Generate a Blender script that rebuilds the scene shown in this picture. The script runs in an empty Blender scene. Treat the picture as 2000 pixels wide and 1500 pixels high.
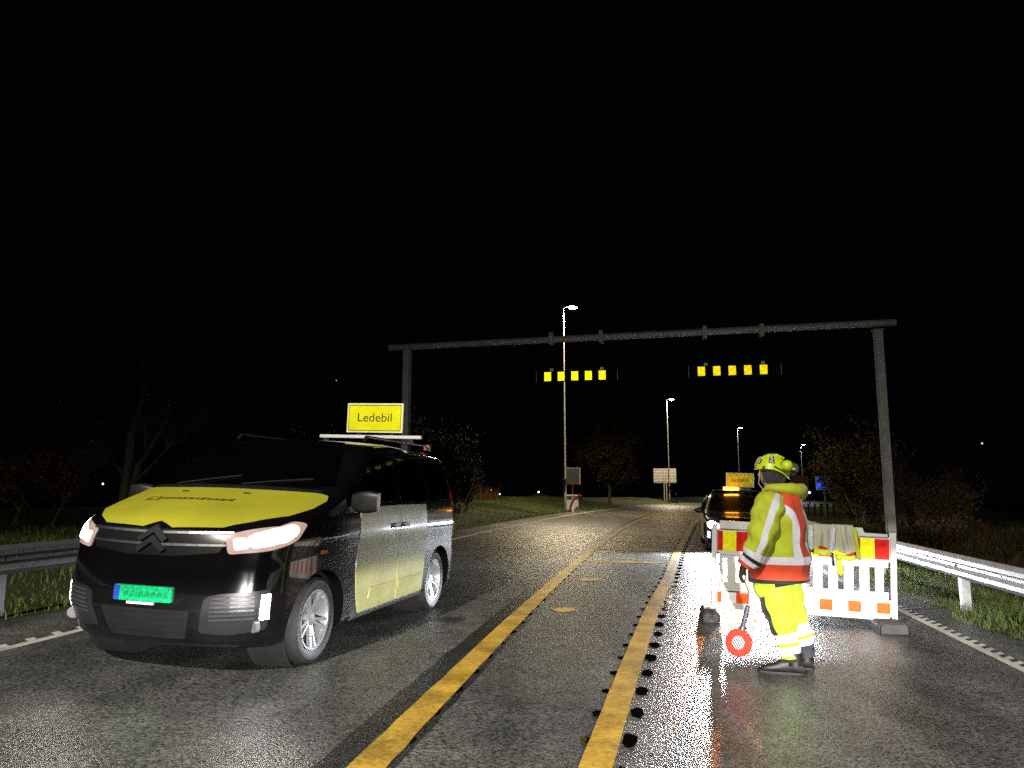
import bpy, bmesh, math, random
import numpy as np
from mathutils import Vector, Matrix, noise

C = bpy.context.scene.collection
SC = bpy.context.scene
R = math.radians
random.seed(7)
rng = np.random.default_rng(11)

# ------------------------------------------------------------------ camera, world, exposure
CAM_H, F_PX = 1.5, 1480.0
PITCH = math.atan(205.0 / 1480.0)
cam_d = bpy.data.cameras.new('camera')
cam_d.sensor_width = 36.0
cam_d.lens = 36.0 * F_PX / 2000.0
cam_d.clip_start = 0.05
cam_d.clip_end = 3000
cam = bpy.data.objects.new('camera', cam_d)
cam.location = (0, 0, CAM_H)
cam.rotation_euler = (math.pi / 2 + PITCH, 0, 0)
C.objects.link(cam)
SC.camera = cam

W = bpy.data.worlds.new('World')
SC.world = W
W.use_nodes = True
_bg = W.node_tree.nodes['Background']
_bg.inputs['Color'].default_value = (0.32, 0.40, 0.58, 1)
_bg.inputs['Strength'].default_value = 0.0016

SC.view_settings.view_transform = 'Standard'
SC.view_settings.look = 'None'
SC.view_settings.exposure = 0.0
SC.view_settings.gamma = 1.0
SC.render.engine = 'CYCLES'
SC.cycles.use_denoising = False
SC.cycles.max_bounces = 6
SC.cycles.diffuse_bounces = 3
SC.cycles.glossy_bounces = 4
SC.cycles.sample_clamp_indirect = 4.0
SC.cycles.sample_clamp_direct = 0.0
SC.cycles.caustics_reflective = False
SC.cycles.caustics_refractive = False

# ------------------------------------------------------------------ lights (low beams carry a cut-off in their own beam pattern)
def lamp(name, kind, loc, power, col=(1, 1, 1), size=0.05, target=None, parent=None, spot=None, blend=0.3):
    d = bpy.data.lights.new(name, kind)
    d.energy = power
    d.color = col
    d.shadow_soft_size = size
    if kind == 'SPOT':
        d.spot_size = R(spot or 120)
        d.spot_blend = blend
    o = bpy.data.objects.new(name, d)
    o.location = loc
    if target is not None:
        o.rotation_euler = (Vector(target) - Vector(loc)).to_track_quat('-Z', 'Y').to_euler()
    C.objects.link(o)
    if parent: o.parent = parent
    return o

def cutoff(o, high, low, e0, e1, kick=None):
    """beam pattern: 'low' above the cut-off elevation e1, 'high' below e0 (sine of elevation)"""
    d = o.data
    d.use_nodes = True
    nt = d.node_tree
    em = nt.nodes['Emission']
    g = nt.nodes.new('ShaderNodeNewGeometry')
    s = nt.nodes.new('ShaderNodeSeparateXYZ')
    m = nt.nodes.new('ShaderNodeMapRange')
    m.interpolation_type = 'SMOOTHSTEP'
    m.inputs['From Min'].default_value = e0
    m.inputs['From Max'].default_value = e1
    m.inputs['To Min'].default_value = high
    m.inputs['To Max'].default_value = low
    nt.links.new(g.outputs['Incoming'], s.inputs[0])
    nt.links.new(s.outputs['Z'], m.inputs['Value'])
    out = m.outputs[0]
    if kick:      # the raised kerb-side part of the beam: bearing ratio from .. to, lifted by an elevation
        a, b, up = kick
        dv = nt.nodes.new('ShaderNodeMath'); dv.operation = 'DIVIDE'
        nt.links.new(s.outputs['X'], dv.inputs[0]); nt.links.new(s.outputs['Y'], dv.inputs[1])
        k = nt.nodes.new('ShaderNodeMapRange'); k.inputs['From Min'].default_value = a; k.inputs['From Max'].default_value = b
        nt.links.new(dv.outputs[0], k.inputs['Value'])
        m2 = nt.nodes.new('ShaderNodeMapRange'); m2.interpolation_type = 'SMOOTHSTEP'
        m2.inputs['From Min'].default_value = e0 + up; m2.inputs['From Max'].default_value = e1 + up
        m2.inputs['To Min'].default_value = high * .27; m2.inputs['To Max'].default_value = 0.0
        nt.links.new(s.outputs['Z'], m2.inputs['Value'])
        mu = nt.nodes.new('ShaderNodeMath'); mu.operation = 'MULTIPLY'
        nt.links.new(k.outputs[0], mu.inputs[0]); nt.links.new(m2.outputs[0], mu.inputs[1])
        mx = nt.nodes.new('ShaderNodeMath'); mx.operation = 'MAXIMUM'
        nt.links.new(out, mx.inputs[0]); nt.links.new(mu.outputs[0], mx.inputs[1])
        out = mx.outputs[0]
    nt.links.new(out, em.inputs['Strength'])
    return o

# low beams of the vehicle that waits behind the camera, in the closed lane
for _x in (0.55, 1.95):
    _o = lamp('low_beam_light', 'SPOT', (_x, -4.2, 0.80), 8000, (1.0, 0.96, 0.90), 0.07, (_x + 2.4, 9, 0.35), spot=92, blend=0.9)
    cutoff(_o, 1.0, 0.072, -0.012, 0.003, kick=(.30, .335, .034))

# ------------------------------------------------------------------ mesh helpers
class MB:
    def __init__(self):
        self.v, self.f, self.m, self.a = [], [], [], {}
        self.cur = 0
    def add(self, verts, faces):
        o = len(self.v)
        self.v += [tuple(map(float, p)) for p in verts]
        self.f += [tuple(i + o for i in f) for f in faces]
        self.m += [self.cur] * len(faces)
        return o
    def box(self, c, s, M=None):
        x, y, z = s[0] / 2, s[1] / 2, s[2] / 2
        vs = [Vector((sx * x, sy * y, sz * z)) for sz in (-1, 1) for sy in (-1, 1) for sx in (-1, 1)]
        if M is not None: vs = [M @ v for v in vs]
        vs = [v + Vector(c) for v in vs]
        self.add(vs, [(0, 2, 3, 1), (4, 5, 7, 6), (0, 1, 5, 4), (2, 6, 7, 3), (0, 4, 6, 2), (1, 3, 7, 5)])
    def bar(self, p0, p1, w, h, up=(0, 0, 1)):
        p0, p1 = Vector(p0), Vector(p1)
        d = (p1 - p0)
        L = d.length; d.normalize()
        s = d.cross(Vector(up))
        if s.length < 1e-4: s = d.cross(Vector((0, 1, 0)))
        s.normalize(); u = s.cross(d)
        M = Matrix((d, s, u)).transposed()
        self.box((p0 + p1) / 2, (L, w, h), M)
    def tube(self, path, r, n=10, caps=True, attr=None):
        path = [Vector(p) for p in path]
        rr = r if hasattr(r, '__len__') else [r] * len(path)
        rings = []
        prev = None
        for i, p in enumerate(path):
            t = (path[min(i + 1, len(path) - 1)] - path[max(i - 1, 0)])
            if t.length < 1e-9: t = Vector((0, 0, 1))
            t.normalize()
            if prev is None:
                a = Vector((0, 1, 0)) if abs(t.y) < 0.9 else Vector((1, 0, 0))
            else: a = prev
            s = (a - t * a.dot(t)); s.normalize(); prev = s
            b = t.cross(s)
            rings.append([p + s * math.cos(2 * math.pi * k / n) * rr[i] + b * math.sin(2 * math.pi * k / n) * rr[i] for k in range(n)])
        return self.loft(rings, caps)
    def loft(self, rings, caps=True, closed=True):
        n = len(rings[0])
        vs = [p for r in rings for p in r]
        fs = []
        for i in range(len(rings) - 1):
            for k in range(n if closed else n - 1):
                k2 = (k + 1) % n
                fs.append((i * n + k, i * n + k2, (i + 1) * n + k2, (i + 1) * n + k))
        if caps and closed:
            fs.append(tuple(range(n - 1, -1, -1)))
            fs.append(tuple((len(rings) - 1) * n + k for k in range(n)))
        return self.add(vs, fs)
    def cyl(self, p0, p1, r, n=16, r1=None):
        self.tube([p0, p1], [r, r if r1 is None else r1], n)
    def lathe(self, prof, M, n=32, closed=False):
        """prof: list of (radius, axial) turned about local z of M"""
        rings = []
        for k in range(n):
            a = 2 * math.pi * k / n
            rings.append([M @ Vector((p[0] * math.cos(a), p[0] * math.sin(a), p[1])) for p in prof])
        m = len(prof)
        vs = [p for r in rings for p in r]
        fs = []
        for k in range(n):
            k2 = (k + 1) % n
            for j in range(m if closed else m - 1):
                j2 = (j + 1) % m
                fs.append((k * m + j, k2 * m + j, k2 * m + j2, k * m + j2))
        self.add(vs, fs)
    def prism(self, pts, axis, d0, d1):
        """extrude polygon pts (2D) along axis name"""
        def P(p, d):
            return {'x': (d, p[0], p[1]), 'y': (p[0], d, p[1]), 'z': (p[0], p[1], d)}[axis]
        n = len(pts)
        vs = [P(p, d0) for p in pts] + [P(p, d1) for p in pts]
        fs = [tuple(range(n)), tuple(range(2 * n - 1, n - 1, -1))] + [(k, n + k, n + (k + 1) % n, (k + 1) % n) for k in range(n)]
        self.add(vs, fs)
    def ball(self, c, r, nu=16, nv=10):
        rx, ry, rz = r if hasattr(r, '__len__') else (r, r, r)
        rings = []
        for j in range(nv + 1):
            t = -math.pi / 2 + math.pi * j / nv
            q = max(math.cos(t), 1e-3)
            rings.append([(c[0] + rx * q * math.cos(2 * math.pi * k / nu), c[1] + ry * q * math.sin(2 * math.pi * k / nu), c[2] + rz * math.sin(t)) for k in range(nu)])
        self.loft(rings, True)
    def xform(self, M):
        self.v = [tuple(M @ Vector(p)) for p in self.v]
        return self
    def build(self, name, mats, parent=None, smooth=None, bevel=0.0, fix=True, seg=2):
        me = bpy.data.meshes.new(name)
        me.from_pydata(self.v, [], self.f)
        ms = mats if isinstance(mats, (list, tuple)) else [mats]
        for m in ms: me.materials.append(m)
        if len(ms) > 1: me.polygons.foreach_set('material_index', self.m)
        if fix:
            bm = bmesh.new(); bm.from_mesh(me)
            bmesh.ops.recalc_face_normals(bm, faces=bm.faces)
            bm.to_mesh(me); bm.free()
        for k, vals in self.a.items():
            at = me.attributes.new(k, 'FLOAT', 'POINT')
            at.data.foreach_set('value', vals)
        if smooth is not None:
            me.polygons.foreach_set('use_smooth', [True] * len(me.polygons))
            me.set_sharp_from_angle(angle=R(smooth))
        o = bpy.data.objects.new(name, me)
        C.objects.link(o)
        if bevel:
            b = o.modifiers.new('bevel', 'BEVEL')
            b.width = bevel; b.segments = seg; b.limit_method = 'ANGLE'; b.angle_limit = R(35)
        if parent: o.parent = parent
        return o

def np_mesh(name, verts, faces, mats, parent=None, smooth=False):
    """large meshes of equal-sized faces from numpy arrays"""
    verts = np.asarray(verts, dtype=np.float32); faces = np.asarray(faces, dtype=np.int32)
    me = bpy.data.meshes.new(name)
    k = faces.shape[1]
    me.vertices.add(len(verts)); me.vertices.foreach_set('co', verts.ravel())
    me.loops.add(faces.size); me.loops.foreach_set('vertex_index', faces.ravel())
    me.polygons.add(len(faces))
    me.polygons.foreach_set('loop_start', np.arange(0, faces.size, k, dtype=np.int32))
    me.polygons.foreach_set('loop_total', np.full(len(faces), k, dtype=np.int32))
    if smooth: me.polygons.foreach_set('use_smooth', np.ones(len(faces), dtype=bool))
    me.update(calc_edges=True); me.validate()
    for m in (mats if isinstance(mats, (list, tuple)) else [mats]): me.materials.append(m)
    o = bpy.data.objects.new(name, me); C.objects.link(o)
    if parent: o.parent = parent
    return o

def thing(name, label, cat, loc=(0, 0, 0), rotz=0.0, group=None, M=None):
    o = bpy.data.objects.new(name, None)
    o.empty_display_size = 0.2
    C.objects.link(o)
    if M is not None: o.matrix_world = M
    else:
        o.location = loc; o.rotation_euler = (0, 0, rotz)
    return tag(o, label, cat, group)

def tag(o, label, cat, group=None):
    o['label'] = label; o['category'] = cat
    if group: o['group'] = group
    return o

def struct(o, kind='structure'):
    o['kind'] = kind
    return o

def copy_tree(o, parent=None):
    c = o.copy(); C.objects.link(c)
    c.parent = parent
    if parent: c.matrix_parent_inverse = Matrix.Identity(4)
    for ch in list(o.children): copy_tree(ch, c)
    return c

def text_mesh(name, body, size, mat, parent, M, align='CENTER', extrude=0.001, sx=1.0):
    cu = bpy.data.curves.new(name, 'FONT')
    cu.body = body; cu.size = size; cu.align_x = align; cu.align_y = 'CENTER'; cu.extrude = extrude
    t = bpy.data.objects.new(name, cu); C.objects.link(t)
    dg = bpy.context.evaluated_depsgraph_get()
    me = bpy.data.meshes.new_from_object(t.evaluated_get(dg))
    bpy.data.objects.remove(t)
    me.transform(M @ Matrix.Diagonal((sx, 1, 1, 1)))
    me.materials.clear(); me.materials.append(mat)
    o = bpy.data.objects.new(name, me); C.objects.link(o)
    if parent: o.parent = parent
    return o

# ------------------------------------------------------------------ materials
def nn(nt, t, **kw):
    n = nt.nodes.new(t)
    for k, v in kw.items(): setattr(n, k, v)
    return n

def pm(name, col, rough=0.5, metal=0.0, var=0.12, scale=6.0, bump=0.0, bscale=60.0, coat=0.0, coat_rough=0.05, spec=0.5, emis=None, estr=0.0, rvar=0.1, sheen=0.0):
    m = bpy.data.materials.new(name); m.use_nodes = True
    nt = m.node_tree; b = nt.nodes['Principled BSDF']
    tc = nn(nt, 'ShaderNodeTexCoord')
    no = nn(nt, 'ShaderNodeTexNoise'); no.inputs['Scale'].default_value = scale; no.inputs['Detail'].default_value = 5
    nt.links.new(tc.outputs['Object'], no.inputs['Vector'])
    mr = nn(nt, 'ShaderNodeMapRange')
    mr.inputs['From Min'].default_value = 0.3; mr.inputs['From Max'].default_value = 0.7
    mr.inputs['To Min'].default_value = 1 - var; mr.inputs['To Max'].default_value = 1 + var
    nt.links.new(no.outputs['Fac'], mr.inputs['Value'])
    mx = nn(nt, 'ShaderNodeVectorMath', operation='SCALE')
    mx.inputs[0].default_value = col[:3]
    nt.links.new(mr.outputs[0], mx.inputs['Scale'])
    nt.links.new(mx.outputs[0], b.inputs['Base Color'])
    rr = nn(nt, 'ShaderNodeMapRange')
    rr.inputs['To Min'].default_value = max(0.0, rough * (1 - rvar)); rr.inputs['To Max'].default_value = min(1.0, rough * (1 + rvar))
    nt.links.new(no.outputs['Fac'], rr.inputs['Value']); nt.links.new(rr.outputs[0], b.inputs['Roughness'])
    b.inputs['Metallic'].default_value = metal
    b.inputs['Coat Weight'].default_value = coat; b.inputs['Coat Roughness'].default_value = coat_rough
    b.inputs['Specular IOR Level'].default_value = spec
    if sheen: b.inputs['Sheen Weight'].default_value = sheen
    if bump:
        n2 = nn(nt, 'ShaderNodeTexNoise'); n2.inputs['Scale'].default_value = bscale; n2.inputs['Detail'].default_value = 4
        nt.links.new(tc.outputs['Object'], n2.inputs['Vector'])
        bp = nn(nt, 'ShaderNodeBump'); bp.inputs['Strength'].default_value = 0.6; bp.inputs['Distance'].default_value = bump
        nt.links.new(n2.outputs['Fac'], bp.inputs['Height']); nt.links.new(bp.outputs[0], b.inputs['Normal'])
    if emis:
        b.inputs['Emission Color'].default_value = (*emis, 1); b.inputs['Emission Strength'].default_value = estr
    return m

def retro_shader(nt, col, rough=0.36, gain=0.5, dirt=0.12, dscale=18.0, base=None):
    """retroreflective sheeting: a glossy lobe turned back towards where the light is seen from, over a diffuse base"""
    tc = nn(nt, 'ShaderNodeTexCoord')
    no = nn(nt, 'ShaderNodeTexNoise'); no.inputs['Scale'].default_value = dscale; no.inputs['Detail'].default_value = 6
    nt.links.new(tc.outputs['Object'], no.inputs['Vector'])
    mr = nn(nt, 'ShaderNodeMapRange')
    mr.inputs['From Min'].default_value = 0.3; mr.inputs['From Max'].default_value = 0.7
    mr.inputs['To Min'].default_value = 1 - dirt; mr.inputs['To Max'].default_value = 1 + dirt * 0.5
    nt.links.new(no.outputs['Fac'], mr.inputs['Value'])
    sc = nn(nt, 'ShaderNodeVectorMath', operation='SCALE'); sc.inputs[0].default_value = col
    nt.links.new(mr.outputs[0], sc.inputs['Scale'])
    df = nn(nt, 'ShaderNodeBsdfDiffuse')
    if base: df.inputs['Color'].default_value = (*base, 1)
    else: nt.links.new(sc.outputs[0], df.inputs['Color'])
    gl = nn(nt, 'ShaderNodeBsdfAnisotropic'); gl.inputs['Roughness'].default_value = rough
    nt.links.new(sc.outputs[0], gl.inputs['Color'])
    ge = nn(nt, 'ShaderNodeNewGeometry'); nt.links.new(ge.outputs['Incoming'], gl.inputs['Normal'])
    mix = nn(nt, 'ShaderNodeMixShader'); mix.inputs[0].default_value = gain
    nt.links.new(df.outputs[0], mix.inputs[1]); nt.links.new(gl.outputs[0], mix.inputs[2])
    return mix.outputs[0]

def retro(name, col, rough=0.36, gain=0.5, dirt=0.12, dscale=18.0, base=None):
    m = bpy.data.materials.new(name); m.use_nodes = True
    nt = m.node_tree; nt.nodes.remove(nt.nodes['Principled BSDF'])
    nt.links.new(retro_shader(nt, col, rough, gain, dirt, dscale, base), nt.nodes['Material Output'].inputs['Surface'])
    return m

def glow(name, col, strength):
    m = bpy.data.materials.new(name); m.use_nodes = True
    nt = m.node_tree; nt.nodes.remove(nt.nodes['Principled BSDF'])
    e = nn(nt, 'ShaderNodeEmission'); e.inputs['Color'].default_value = (*col, 1); e.inputs['Strength'].default_value = strength
    nt.links.new(e.outputs[0], nt.nodes['Material Output'].inputs['Surface'])
    return m

M_black_plastic = pm('black_plastic', (0.012, 0.012, 0.013), 0.45)
M_dark_metal = pm('dark_metal', (0.04, 0.042, 0.045), 0.4, 0.6)
M_galv = pm('galvanised_steel', (0.34, 0.35, 0.37), 0.55, 0.35, 0.18, 5.0)
M_galv_dull = pm('weathered_galvanised_steel', (0.22, 0.225, 0.23), 0.5, 0.55, 0.2, 4.0, 0.0006, 80)
M_white_plastic = pm('white_barrier_plastic', (0.62, 0.62, 0.60), 0.45, 0, 0.10, 4.0, 0.0008, 40)
M_rubber = pm('recycled_rubber', (0.05, 0.05, 0.052), 0.75, 0, 0.25, 14, 0.003, 70)
M_red_retro = retro('red_reflective_sheet', (0.55, 0.02, 0.015), 0.42, 0.35, 0.25)
M_yellow_retro = retro('yellow_reflective_sheet', (0.85, 0.80, 0.02), 0.42, 0.35, 0.2)
M_white_retro = retro('white_reflective_sheet', (0.85, 0.85, 0.82), 0.42, 0.35, 0.12)
M_orange_retro = retro('orange_red_reflective_sheet', (0.75, 0.08, 0.02), 0.42, 0.3, 0.25)
M_board_yellow = retro('yellow_portal_reflector', (0.98, 0.86, 0.01), 0.30, 0.95, 0.18, 9)
M_sign_yellow = retro('yellow_sign_sheet', (0.80, 0.78, 0.015), 0.45, 0.45, 0.12, 10)
M_sign_ink = pm('black_sign_ink', (0.02, 0.022, 0.01), 0.5)

# ------------------------------------------------------------------ the lie of the land
def u0(y):
    y = np.asarray(y, dtype=float)
    p = np.maximum(y, 0)
    return .16 * y + .0011 * p * p + 4.5e-6 * p ** 3
def slope0(y):
    p = max(y, 0.0)
    return .16 + .0022 * p + 13.5e-6 * p * p
def zlong(y):
    return -9e-5 * np.maximum(0, np.asarray(y, dtype=float) - 30) ** 2
K = 0.03
U_L, U_R = -6.35, 4.0           # paved width
def road_z(x, y):
    return float(-K * (x - u0(y)) + zlong(y))
def sstep(t):
    t = np.clip(t, 0, 1)
    return t * t * (3 - 2 * t)
def ground_z(u, y):
    u = np.asarray(u, dtype=float); y = np.asarray(y, dtype=float)
    z = -K * np.clip(u, U_L, U_R)
    left = sstep((-u - 7.2) / 5.5) * (0.62 + 0.12 * np.sin(y * .21 + 1.0) + 0.10 * np.sin(y * .083 + u * .2))
    left = left - 0.05 * sstep((-u - 6.35) / .6)
    far = -0.9 * sstep((-u - 20) / 25)
    right = -0.30 * sstep((u - 4.4) / 3.5) - 0.5 * sstep((u - 12) / 30)
    bumps = 0.05 * (np.sin(u * 1.3 + y * .9) + np.sin(u * .7 - y * 1.7 + 2)) * sstep((np.maximum(u - 4.2, -u - 7.0)) / 2.0)
    return z + left + far + right + bumps + zlong(y)
def G(u, y):
    """point on the ground at lateral offset u from the line through the camera, y metres ahead"""
    return Vector((float(u + u0(y)), float(y), float(ground_z(u, y))))
def heading(y):
    return math.atan2(slope0(y), 1.0)       # angle from +Y towards +X
# ------------------------------------------------------------------ ground, road, markings
def grass_mat(name, c1, c2, c3):
    m = bpy.data.materials.new(name); m.use_nodes = True
    nt = m.node_tree; b = nt.nodes['Principled BSDF']
    tc = nn(nt, 'ShaderNodeTexCoord')
    n1 = nn(nt, 'ShaderNodeTexNoise'); n1.inputs['Scale'].default_value = 0.9; n1.inputs['Detail'].default_value = 8
    n2 = nn(nt, 'ShaderNodeTexNoise'); n2.inputs['Scale'].default_value = 26; n2.inputs['Detail'].default_value = 8
    nt.links.new(tc.outputs['Object'], n1.inputs[0]); nt.links.new(tc.outputs['Object'], n2.inputs[0])
    cr = nn(nt, 'ShaderNodeValToRGB'); e = cr.color_ramp.elements
    e[0].position = .34; e[0].color = (*c1, 1); e[1].position = .68; e[1].color = (*c2, 1)
    nt.links.new(n1.outputs['Fac'], cr.inputs[0])
    mx = nn(nt, 'ShaderNodeMix', data_type='RGBA'); mx.inputs['B'].default_value = (*c3, 1)
    mr = nn(nt, 'ShaderNodeMapRange'); mr.inputs['From Min'].default_value = .42; mr.inputs['From Max'].default_value = .65
    nt.links.new(n2.outputs['Fac'], mr.inputs[0]); nt.links.new(mr.outputs[0], mx.inputs['Factor'])
    nt.links.new(cr.outputs[0], mx.inputs['A']); nt.links.new(mx.outputs['Result'], b.inputs['Base Color'])
    b.inputs['Roughness'].default_value = .8; b.inputs['Specular IOR Level'].default_value = .2
    bp = nn(nt, 'ShaderNodeBump'); bp.inputs['Strength'].default_value = 1; bp.inputs['Distance'].default_value = .05
    nt.links.new(n2.outputs['Fac'], bp.inputs['Height']); nt.links.new(bp.outputs[0], b.inputs['Normal'])
    return m
M_soil = grass_mat('rough_grass_ground', (0.034, 0.052, 0.014), (0.06, 0.07, 0.022), (0.024, 0.022, 0.011))

def asphalt_mat(name, base, wet=1.0, cell=64.0, depth=0.0031):
    m = bpy.data.materials.new(name); m.use_nodes = True
    nt = m.node_tree; b = nt.nodes['Principled BSDF']; L = nt.links.new
    tc = nn(nt, 'ShaderNodeTexCoord')
    vo = nn(nt, 'ShaderNodeTexVoronoi'); vo.inputs['Scale'].default_value = cell
    vo.feature = 'SMOOTH_F1'; vo.inputs['Smoothness'].default_value = 0.5
    n1 = nn(nt, 'ShaderNodeTexNoise'); n1.inputs['Scale'].default_value = 55; n1.inputs['Detail'].default_value = 6
    n2 = nn(nt, 'ShaderNodeTexNoise'); n2.inputs['Scale'].default_value = 0.55; n2.inputs['Detail'].default_value = 4
    n3 = nn(nt, 'ShaderNodeTexNoise'); n3.inputs['Scale'].default_value = 3.0; n3.inputs['Detail'].default_value = 6
    for t in (vo, n1, n2, n3): L(tc.outputs['Object'], t.inputs['Vector'])
    # aggregate colour
    vc = nn(nt, 'ShaderNodeTexVoronoi'); vc.inputs['Scale'].default_value = cell
    L(tc.outputs['Object'], vc.inputs['Vector'])
    sv = nn(nt, 'ShaderNodeSeparateColor'); L(vc.outputs['Color'], sv.inputs[0])
    mr = nn(nt, 'ShaderNodeMapRange'); mr.inputs['To Min'].default_value = .25; mr.inputs['To Max'].default_value = 2.1
    L(sv.outputs[0], mr.inputs[0])
    m2 = nn(nt, 'ShaderNodeMapRange'); m2.inputs['From Min'].default_value = .3; m2.inputs['From Max'].default_value = .7
    m2.inputs['To Min'].default_value = .75; m2.inputs['To Max'].default_value = 1.3
    L(n3.outputs['Fac'], m2.inputs[0])
    mu = nn(nt, 'ShaderNodeMath', operation='MULTIPLY'); L(mr.outputs[0], mu.inputs[0]); L(m2.outputs[0], mu.inputs[1])
    # wear drawn out along the traffic lanes
    mp = nn(nt, 'ShaderNodeMapping'); mp.inputs['Rotation'].default_value = (0, 0, R(11)); mp.inputs['Scale'].default_value = (1.5, .09, 1)
    n4 = nn(nt, 'ShaderNodeTexNoise'); n4.inputs['Scale'].default_value = 1.0; n4.inputs['Detail'].default_value = 5
    L(tc.outputs['Object'], mp.inputs[0]); L(mp.outputs[0], n4.inputs['Vector'])
    m4 = nn(nt, 'ShaderNodeMapRange'); m4.inputs['From Min'].default_value = .32; m4.inputs['From Max'].default_value = .68
    m4.inputs['To Min'].default_value = .60; m4.inputs['To Max'].default_value = 1.30
    L(n4.outputs['Fac'], m4.inputs[0])
    mu4 = nn(nt, 'ShaderNodeMath', operation='MULTIPLY'); L(mu.outputs[0], mu4.inputs[0]); L(m4.outputs[0], mu4.inputs[1])
    sc = nn(nt, 'ShaderNodeVectorMath', operation='SCALE'); sc.inputs[0].default_value = base
    L(mu4.outputs[0], sc.inputs['Scale']); L(sc.outputs[0], b.inputs['Base Color'])
    # height
    h = nn(nt, 'ShaderNodeMath', operation='MULTIPLY_ADD'); h.inputs[1].default_value = -1.0
    L(vo.outputs['Distance'], h.inputs[0])
    hn = nn(nt, 'ShaderNodeMath', operation='MULTIPLY'); hn.inputs[1].default_value = .7
    L(n1.outputs['Fac'], hn.inputs[0]); L(hn.outputs[0], h.inputs[2])
    bp = nn(nt, 'ShaderNodeBump'); bp.inputs['Strength'].default_value = 1.0; bp.inputs['Distance'].default_value = depth
    L(h.outputs[0], bp.inputs['Height']); L(bp.outputs[0], b.inputs['Normal'])
    rr = nn(nt, 'ShaderNodeMapRange'); rr.inputs['From Min'].default_value = .25; rr.inputs['From Max'].default_value = .75
    rr.inputs['To Min'].default_value = .32; rr.inputs['To Max'].default_value = .42
    L(n2.outputs['Fac'], rr.inputs[0]); L(rr.outputs[0], b.inputs['Roughness'])
    b.inputs['Specular IOR Level'].default_value = .5
    return m
M_asphalt = asphalt_mat('wet_asphalt', (0.070, 0.070, 0.066))

# terrain sheet in road coordinates
us = np.concatenate([-np.geomspace(170, 14, 22), np.linspace(-13.5, -6.6, 24), [U_L], [-4, -2, 0, 2], [U_R], np.linspace(4.2, 13, 26), np.geomspace(14, 150, 18)])
ys = np.concatenate([np.linspace(-12, 45, 130), np.linspace(46, 120, 60), np.linspace(123, 260, 40)])
UU, YY = np.meshgrid(us, ys)
ZZ = ground_z(UU, YY)
ZZ = np.where((UU > U_L + .01) & (UU < U_R - .01), ZZ - .05, ZZ)
vs = np.stack([UU + u0(YY), YY, ZZ], -1).reshape(-1, 3)
ny, nx = UU.shape
ii = np.arange(ny - 1)[:, None] * nx + np.arange(nx - 1)[None, :]
fs = np.stack([ii, ii + 1, ii + 1 + nx, ii + nx], -1).reshape(-1, 4)
struct(np_mesh('ground', vs, fs, M_soil, smooth=True))

us = np.linspace(U_L, U_R, 14)
ys = np.concatenate([np.linspace(-12, 60, 150), np.linspace(61, 260, 110)])
UU, YY = np.meshgrid(us, ys)
ZZ = -K * UU + zlong(YY) + .004
vs = np.stack([UU + u0(YY), YY, ZZ], -1).reshape(-1, 3)
ny, nx = UU.shape
ii = np.arange(ny - 1)[:, None] * nx + np.arange(nx - 1)[None, :]
fs = np.stack([ii, ii + 1, ii + 1 + nx, ii + nx], -1).reshape(-1, 4)
struct(np_mesh('road', vs, fs, M_asphalt, smooth=True))

def paint_mat(name, col, rough=.45, wear=.25, retro_gain=.25):
    m = bpy.data.materials.new(name); m.use_nodes = True
    nt = m.node_tree; b = nt.nodes['Principled BSDF']; L = nt.links.new
    tc = nn(nt, 'ShaderNodeTexCoord')
    n1 = nn(nt, 'ShaderNodeTexNoise'); n1.inputs['Scale'].default_value = 30; n1.inputs['Detail'].default_value = 8
    n2 = nn(nt, 'ShaderNodeTexNoise'); n2.inputs['Scale'].default_value = 2.2; n2.inputs['Detail'].default_value = 6
    for t in (n1, n2): L(tc.outputs['Object'], t.inputs['Vector'])
    ad = nn(nt, 'ShaderNodeMath', operation='MULTIPLY_ADD'); ad.inputs[1].default_value = .6
    L(n1.outputs['Fac'], ad.inputs[0]); L(n2.outputs['Fac'], ad.inputs[2])
    mr = nn(nt, 'ShaderNodeMapRange'); mr.inputs['From Min'].default_value = .6; mr.inputs['From Max'].default_value = 1.0
    mr.inputs['To Min'].default_value = 1.1; mr.inputs['To Max'].default_value = 1 - wear * 2
    L(ad.outputs[0], mr.inputs[0])
    sc = nn(nt, 'ShaderNodeVectorMath', operation='SCALE'); sc.inputs[0].default_value = col
    L(mr.outputs[0], sc.inputs['Scale']); L(sc.outputs[0], b.inputs['Base Color'])
    b.inputs['Roughness'].default_value = rough
    bp = nn(nt, 'ShaderNodeBump'); bp.inputs['Strength'].default_value = .8; bp.inputs['Distance'].default_value = .002
    L(n1.outputs['Fac'], bp.inputs['Height']); L(bp.outputs[0], b.inputs['Normal'])
    gl = nn(nt, 'ShaderNodeBsdfAnisotropic'); gl.inputs['Roughness'].default_value = .5
    L(sc.outputs[0], gl.inputs['Color'])
    ge = nn(nt, 'ShaderNodeNewGeometry'); L(ge.outputs['Incoming'], gl.inputs['Normal'])
    mix = nn(nt, 'ShaderNodeMixShader'); mix.inputs[0].default_value = retro_gain
    L(b.outputs[0], mix.inputs[1]); L(gl.outputs[0], mix.inputs[2])
    L(mix.outputs[0], nt.nodes['Material Output'].inputs['Surface'])
    return m
M_ypaint = paint_mat('yellow_line_paint', (0.32, 0.195, 0.024), .4, .30, .10)
M_wpaint = paint_mat('white_line_paint', (0.42, 0.40, 0.36), .5, .22, .08)

def RP(u, y, h=0.008):
    return (float(u + u0(y)), float(y), float(-K * u + zlong(y) + h))

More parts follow.
